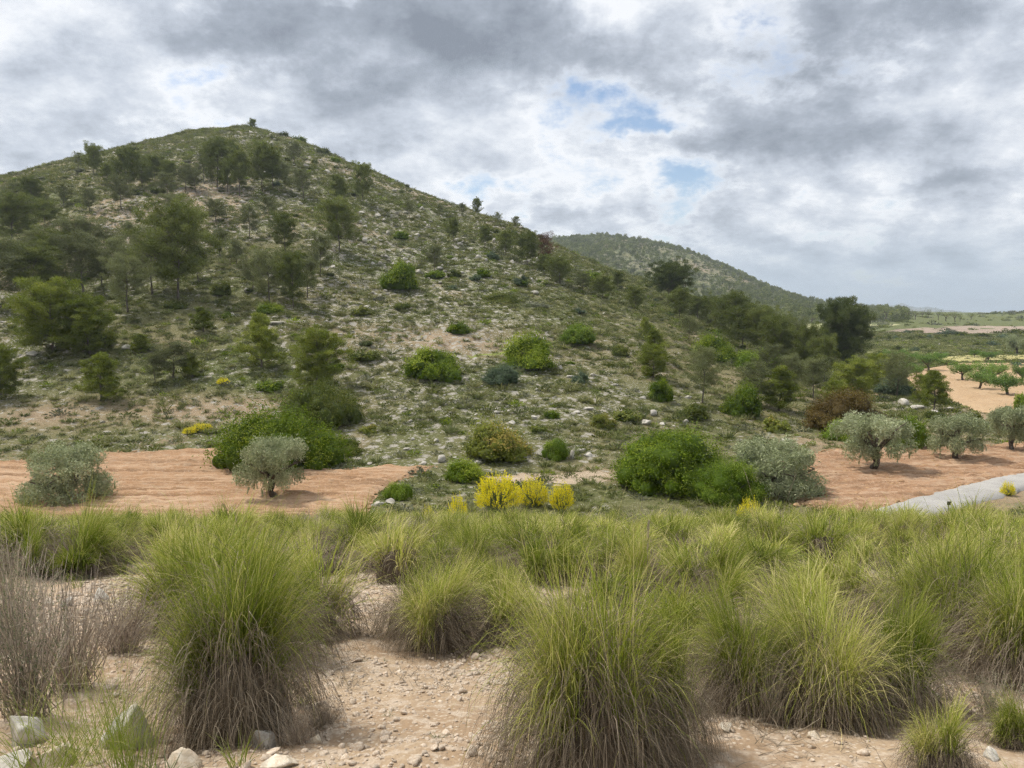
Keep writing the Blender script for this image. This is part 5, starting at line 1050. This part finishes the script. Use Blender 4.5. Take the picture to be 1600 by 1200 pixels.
# ------------------------------------------------------------------ the hillside: limestone, scrub
def hill_pts(n, y0, y1, seed, kx=.80):
    g = np.random.default_rng(seed); y = np.sqrt(g.uniform(y0 ** 2, y1 ** 2, n)); x = g.uniform(-kx, kx, n) * y
    return x, y, g
POLYS = [LEFT_FIELD, RIGHT_FIELD, ALMOND_FIELD]
def off_fields(x, y):
    ok = np.ones(len(x), bool)
    for p in POLYS: ok &= ~inside(p, x, y)
    ok &= ~((np.abs(y - (36.6 + (x - 18.5) * .61)) < 3.2) & (x > 11))
    return ok
HR = [rock(120 + i, 'lime', 2, 10) for i in range(6)]
BOULD = [(920, 640, 22, 8), (1005, 622, 18, 7), (1020, 648, 22, 10), (1075, 622, 16, 7), (955, 660, 20, 9), (1010, 662, 30, 9), (890, 590, 14, 8), (875, 575, 14, 8), (1090, 606, 20, 6), (960, 602, 20, 5), (845, 712, 18, 16), (894, 716, 14, 18), (905, 706, 26, 10), (920, 712, 22, 10), (690, 720, 24, 12), (745, 725, 20, 10), (545, 690, 14, 8), (682, 690, 16, 7), (635, 703, 14, 7),
         (710, 552, 10, 7), (620, 582, 10, 6), (775, 646, 20, 8), (800, 662, 16, 7), (1228, 690, 30, 8), (1436, 640, 40, 14), (1460, 646, 30, 10), (1410, 632, 28, 12), (590, 790, 26, 12), (610, 786, 22, 10), (400, 498, 30, 8), (430, 506, 34, 8), (360, 492, 24, 8), (200, 545, 24, 8), (20, 548, 34, 10), (50, 555, 28, 9), (385, 455, 14, 7), (500, 452, 16, 8), (575, 480, 18, 8), (215, 376, 12, 6), (165, 356, 14, 6), (590, 338, 14, 7), (600, 346, 12, 6)]
gb = random.Random(5); BOULD += [(gb.randint(560, 880), 0, gb.randint(8, 18), gb.randint(5, 9)) for _ in range(44)]; BOULD = [(a, b if b else int(gb.uniform(.18, .95) * 130 + 280 + (a - 560) * .28), c, d) for a, b, c, d in BOULD]
for i, (px, py, w, h) in enumerate(BOULD):
    x, y, z = drop(px, py); r = w * y / 1200 / 2; hz = h * y / 1200 / 1.2
    zl = 'on the lower slope behind the wide bush' if px > 860 and 560 < py < 700 else 'beside the brooms' if 680 < py < 730 else 'on the steep upper slope' if py < 400 else 'on the open slope'
    thing('limestone_rock', 'pale limestone rock lying ' + zl, 'rock', HR[i % 6], (x, y, z + hz * .2), i * 2.1, (r, r * .8, hz), 'limestone rocks ' + zl)
x, y, g = hill_pts(42000, 48, 275, 131); m_ = land_masks(x, y)[0]; keep = off_fields(x, y) & (g.random(len(x)) < np.clip((m_ - .50) * 1.9 + .5 * fbm(x / 5, y / 5, 3, 133), .015, .9)); x, y = x[keep], y[keep]; n = len(x)
s_ = np.clip(g.lognormal(-2.25, .55, n), .05, .65) * (.8 + y / 220)
scatter('rubble', np.stack([x, y, Hgt(x, y) + s_ * .1], 1), np.stack([s_ * 1.2, s_ * 1.1, s_ * .8], 1), g.uniform(0, 6.28, n), g.integers(0, 6, n), HR, g.normal(0, .25, (n, 2)))
M['clod'] = stone_mat('earth_clods', (0.34, 0.21, 0.11), (0.42, 0.27, 0.15), (0.50, 0.40, 0.29), 0.01)
CL = [rock(135 + i, 'clod', 1, 4) for i in range(4)]
for poly, nn_ in ((LEFT_FIELD, 9000), (RIGHT_FIELD, 7000), (ALMOND_FIELD, 3000)):
    pa = np.array(poly); g = np.random.default_rng(nn_); x = g.uniform(pa[:, 0].min(), pa[:, 0].max(), nn_ * 2); y = g.uniform(pa[:, 1].min(), pa[:, 1].max(), nn_ * 2); keep = inside(poly, x, y) & (np.abs(x) < y * .72); x, y = x[keep], y[keep]; n = len(x)
    s_ = np.clip(g.lognormal(-2.75, .45, n), .03, .2); scatter('clods', np.stack([x, y, Hgt(x, y) + .10], 1), np.stack([s_ * 1.3, s_, s_ * .8], 1), g.uniform(0, 6.28, n), g.integers(0, 4, n), CL)
def tuft(seed, mname, n, leaf, el=1.0):
    """small cushion of leaves, radius 1"""
    g = np.random.default_rng(seed); s = Soup(); nd = unit(n, g); nd[:, 2] = np.abs(nd[:, 2])
    c = nd * (g.random(n) ** .4)[:, None] * np.array([.85, .85, .75]) * (1 + .3 * noise3(nd, 1.8, seed))[:, None]
    d = nd * .8 + unit(n, g) * .6 + np.array([0, 0, .35]); d /= np.linalg.norm(d, axis=1)[:, None]; nn = nd + unit(n, g) * .6; nn /= np.linalg.norm(nn, axis=1)[:, None]
    ln = leaf * g.uniform(.6, 1.4, n); v, f = diamonds(c, d, nn, ln, ln * .42); v[:, 2] = np.maximum(v[:, 2], -.05); s.add(v, f4=f, tint=np.repeat(np.clip(g.normal(.5, .22, n), 0, 1), 4)); return s.mesh('tuft', M[mname])
def gtuft(seed, mname, n):
    g = np.random.default_rng(seed); s = Soup(); az = g.uniform(0, 6.283, n); rb = .35 * np.sqrt(g.random(n))
    blades(s, np.stack([rb * np.sin(az), rb * np.cos(az), np.full(n, -.03)], 1), az, np.clip(g.normal(1.0, .3, n), .2, 1.5), g.uniform(.6, 1.2, n), np.abs(g.normal(.8, .4, n)), g.uniform(.05, .10, n), 3, g, g.uniform(.2, .7, n), g.uniform(.5, 1, n)); return s.mesh('grass_tuft', M[mname])
M['dryblade'] = foliage('hill_grass', [(0, (0.125, 0.145, 0.042)), (0.5, (0.215, 0.225, 0.082)), (1, (0.35, 0.325, 0.16))], 0.3)
M['scrub'] = foliage('hill_scrub', [(0, (0.08, 0.102, 0.03)), (0.5, (0.145, 0.17, 0.055)), (1, (0.24, 0.255, 0.10))], 0.3, jitter=.18)
TV = [tuft(141, 'scrub', 90, .30), tuft(142, 'scrub', 90, .26), tuft(143, 'grey_shrub', 90, .28), tuft(144, 'kermes', 110, .26), gtuft(145, 'dryblade', 55), gtuft(146, 'dryblade', 60), tuft(147, 'mastic', 120, .24), gtuft(148, 'scrub', 55)]
x, y, g = hill_pts(175000, 28, 285, 151); rk, br, gn, _ = land_masks(x, y)
dn = np.clip(1.02 + 1.8 * fbm(x / 6, y / 6, 4, 153) + .5 * (gn - .5) - .55 * br - .18 * rk, .05, 1); keep = off_fields(x, y) & (g.random(len(x)) < dn); x, y, gn, br = x[keep], y[keep], gn[keep], br[keep]; n = len(x)
kind = np.where(g.random(n) < .42 + .2 * br, g.choice([4, 5, 7], n), g.choice([0, 1, 2, 3], n, p=[.33, .31, .22, .14])); kind = np.where((g.random(n) < .03), 6, kind)
s_ = np.clip(g.lognormal(-1.05, .42, n), .12, 1.05) * (.85 + y / 330)
scatter('hill_scrub', np.stack([x, y, Hgt(x, y) - .03], 1), np.stack([s_, s_, s_ * np.where(kind >= 4, .85, .72)], 1), g.uniform(0, 6.28, n), kind, TV)
# shrubs of the hillside one can tell apart
SM = [shrub(160 + i, mn, lumps=9, leaves=620, leaf=.17, stems=False)['foliage'] for i, mn in enumerate(('kermes', 'kermes', 'blue_shrub', 'mastic', 'bronze', 'scrub', 'scrub', 'grey_shrub'))]
g = np.random.default_rng(171); put = []; tries = 0
while len(put) < 270 and tries < 20000:
    tries += 1; y = math.sqrt(g.uniform(52 ** 2, 262 ** 2)); x = g.uniform(-.70, .66) * y
    if not off_fields(np.array([x]), np.array([y]))[0]: continue
    z = float(Hgt(x, y)); px, py = (float(a) for a in to_px(x, y, z))
    if z < -7.2 + EYE and y > 100: continue
    if y > 70 and g.random() < .25: continue
    s_ = float(np.clip(g.lognormal(-.28, .33), .4, 1.7)) * (.75 + y / 300)
    if any((x - a) ** 2 + (y - b) ** 2 < (s_ + c) ** 2 for a, b, c in put): continue
    put.append((x, y, s_)); zn = 'upper' if py < 350 else 'middle' if py < 500 else 'lower'; i = int(g.choice(8, p=[.2, .15, .12, .14, .06, .13, .12, .08]))
    look = ('dark green', 'dark green', 'bluish dark', 'bright green', 'bronze-tinged', 'dull green', 'dull green', 'grey-leaved')[i]; sd_ = 'under the left shoulder' if px < 330 else 'below the summit' if px < 620 else 'towards the right ridge' if px < 950 else 'near the right-hand wood'
    zl = {'upper': 'on the stony upper hillside', 'middle': 'on the middle hillside', 'lower': 'on the lower slope'}[zn]
    thing('hillside_shrub', f'low {look} shrub {zl}, {sd_}', 'shrub', SM[i], (x, y, z - .05), g.uniform(0, 6.28), (s_, s_, s_ * g.uniform(.6, .95)), f'{look} shrubs {zl} {sd_}')

# ------------------------------------------------------------------ valley and the far hill
FT = [almond(181, 900, 'kermes'), almond(182, 900, 'pine'), almond(183, 900, 'kermes')]
g = np.random.default_rng(191); k_ = 0
for px, py, top, w in [(1384, 499, 476, 20), (1316, 490, 470, 14), (1304, 488, 472, 10), (1335, 490, 477, 12), (1350, 492, 478, 10), (1364, 496, 478, 9), (1372, 495, 479, 9), (1360, 507, 489, 22), (1402, 500, 481, 16), (1418, 498, 481, 12), (1430, 499, 483, 14), (1441, 496, 483, 8), (1450, 498, 482, 9), (1466, 500, 483, 10), (1478, 502, 485, 16), (1492, 503, 486, 14), (1500, 503, 489, 10), (1517, 500, 488, 12), (1290, 492, 476, 12), (1275, 490, 474, 12), (1262, 494, 480, 14), (1250, 486, 471, 11), (1238, 492, 478, 12),
                       (1285, 503, 486, 24), (1268, 505, 490, 20), (1310, 506, 490, 16), (1330, 508, 492, 18), (1345, 512, 495, 14), (1225, 500, 486, 16), (1208, 498, 482, 16)]:
    x, y, z = drop(px, py); thing('valley_tree', f'distant dark tree of the tree line in the valley', 'tree', FT[k_ % 3], (x, y, z), k_, (w * y / 1200, w * y / 1200, (py - top) * y / 1200), 'tree line of the valley'); k_ += 1
for px, py, w, h in [(1375, 531, 16, 9), (1387, 531, 12, 8), (1399, 530, 10, 7), (1420, 531, 12, 7), (1437, 530, 22, 8), (1453, 529, 14, 7), (1464, 530, 10, 7), (1476, 528, 10, 6), (1480, 524, 40, 10), (1500, 525, 30, 9), (1528, 541, 20, 7), (1552, 541, 24, 10), (1535, 538, 8, 5), (1402, 548, 20, 9), (1428, 549, 18, 8), (1444, 546, 14, 9), (1457, 548, 10, 6), (1570, 529, 26, 8), (1590, 520, 30, 8), (1535, 527, 28, 7), (1415, 521, 18, 6), (1432, 520, 26, 6), (1480, 571, 34, 9), (1590, 572, 24, 8), (1372, 560, 24, 12)]:
    x, y, z = drop(px, py); r = w * y / 1200 / 2; thing('valley_shrub', 'dark shrub on the flat valley floor between the fields', 'shrub', SM[k_ % 3], (x, y, z - .05), k_, (r, r, h * y / 1200), 'shrubs of the valley floor'); k_ += 1
TF2 = [tuft(195, 'kermes', 60, .4), tuft(196, 'scrub', 60, .4), tuft(197, 'grey_shrub', 60, .4)]
x, y, g = hill_pts(15000, 95, 720, 201); px, py = to_px(x, y, Hgt(x, y)); ok = off_fields(x, y) & (px > 1180) & (base_h(x, y) < 6)
ok &= ~((py > 529) & (py < 557)) | (g.random(len(x)) < .06); ok &= g.random(len(x)) < np.clip(.26 + 2.2 * fbm(x / 40, y / 22, 3, 203), .02, 1)
x, y = x[ok], y[ok]; n = len(x); s_ = np.clip(g.lognormal(-.3, .5, n), .3, 2.2) * (.5 + y / 420)
scatter('valley_scrub', np.stack([x, y, Hgt(x, y) - .05], 1), np.stack([s_ * 1.3, s_ * 1.3, s_ * .8], 1), g.uniform(0, 6.28, n), g.integers(0, 3, n), TF2)
# the wooded hill behind: a far wood that reads as one mass
def ftree(seed, mname):
    g = np.random.default_rng(seed); s = Soup(); v, f = tube([(0, 0, -.1), (0, 0, .5)], [.03, .02], 4); s.add(v, f4=f, tint=0)
    n = 130; nd = unit(n, g); c = nd * (g.random(n) ** .4)[:, None] * np.array([.36, .36, .36]) + np.array([0, 0, .6]); d = unit(n, g); nn = nd + unit(n, g) * .5; nn /= np.linalg.norm(nn, axis=1)[:, None]
    v, f = diamonds(c, d, nn, .17, .10); s.add(v, f4=f, tint=np.repeat(g.random(n), 4)); return s.mesh('far_pine', M[mname])
FP = [ftree(211, 'pine'), ftree(212, 'pine'), ftree(213, 'pine_grey')]
g = np.random.default_rng(221); y = np.sqrt(g.uniform(380 ** 2, 1120 ** 2, 17000)); px0 = g.uniform(780, 1420, len(y)); x = (px0 - 800) / 1200 * CP * y
z = base_h(x, y); ok = (z > -6) & (g.random(len(x)) < np.clip(.34 + 1.6 * fbm(x / 60, y / 60, 4, 223) + (1150 - px0) / 700, .05, .9)); x, y = x[ok], y[ok]; n = len(x)
s_ = g.uniform(3.2, 6.8, n); scatter('far_wood', np.stack([x, y, Hgt(x, y) - .1], 1), np.stack([s_, s_, s_ * g.uniform(.8, 1.15, n)], 1), g.uniform(0, 6.28, n), g.integers(0, 3, n), FP)
x, y = np.sqrt(g.uniform(380 ** 2, 1120 ** 2, 14000)), None
y = x; px0 = g.uniform(780, 1420, len(y)); x = (px0 - 800) / 1200 * CP * y; ok = base_h(x, y) > -7; x, y = x[ok], y[ok]; n = len(x); s_ = g.uniform(.8, 2.4, n)
scatter('far_scrub', np.stack([x, y, Hgt(x, y) - .1], 1), np.stack([s_ * 1.2, s_ * 1.2, s_ * .8], 1), g.uniform(0, 6.28, n), g.integers(0, 3, n), TF2)
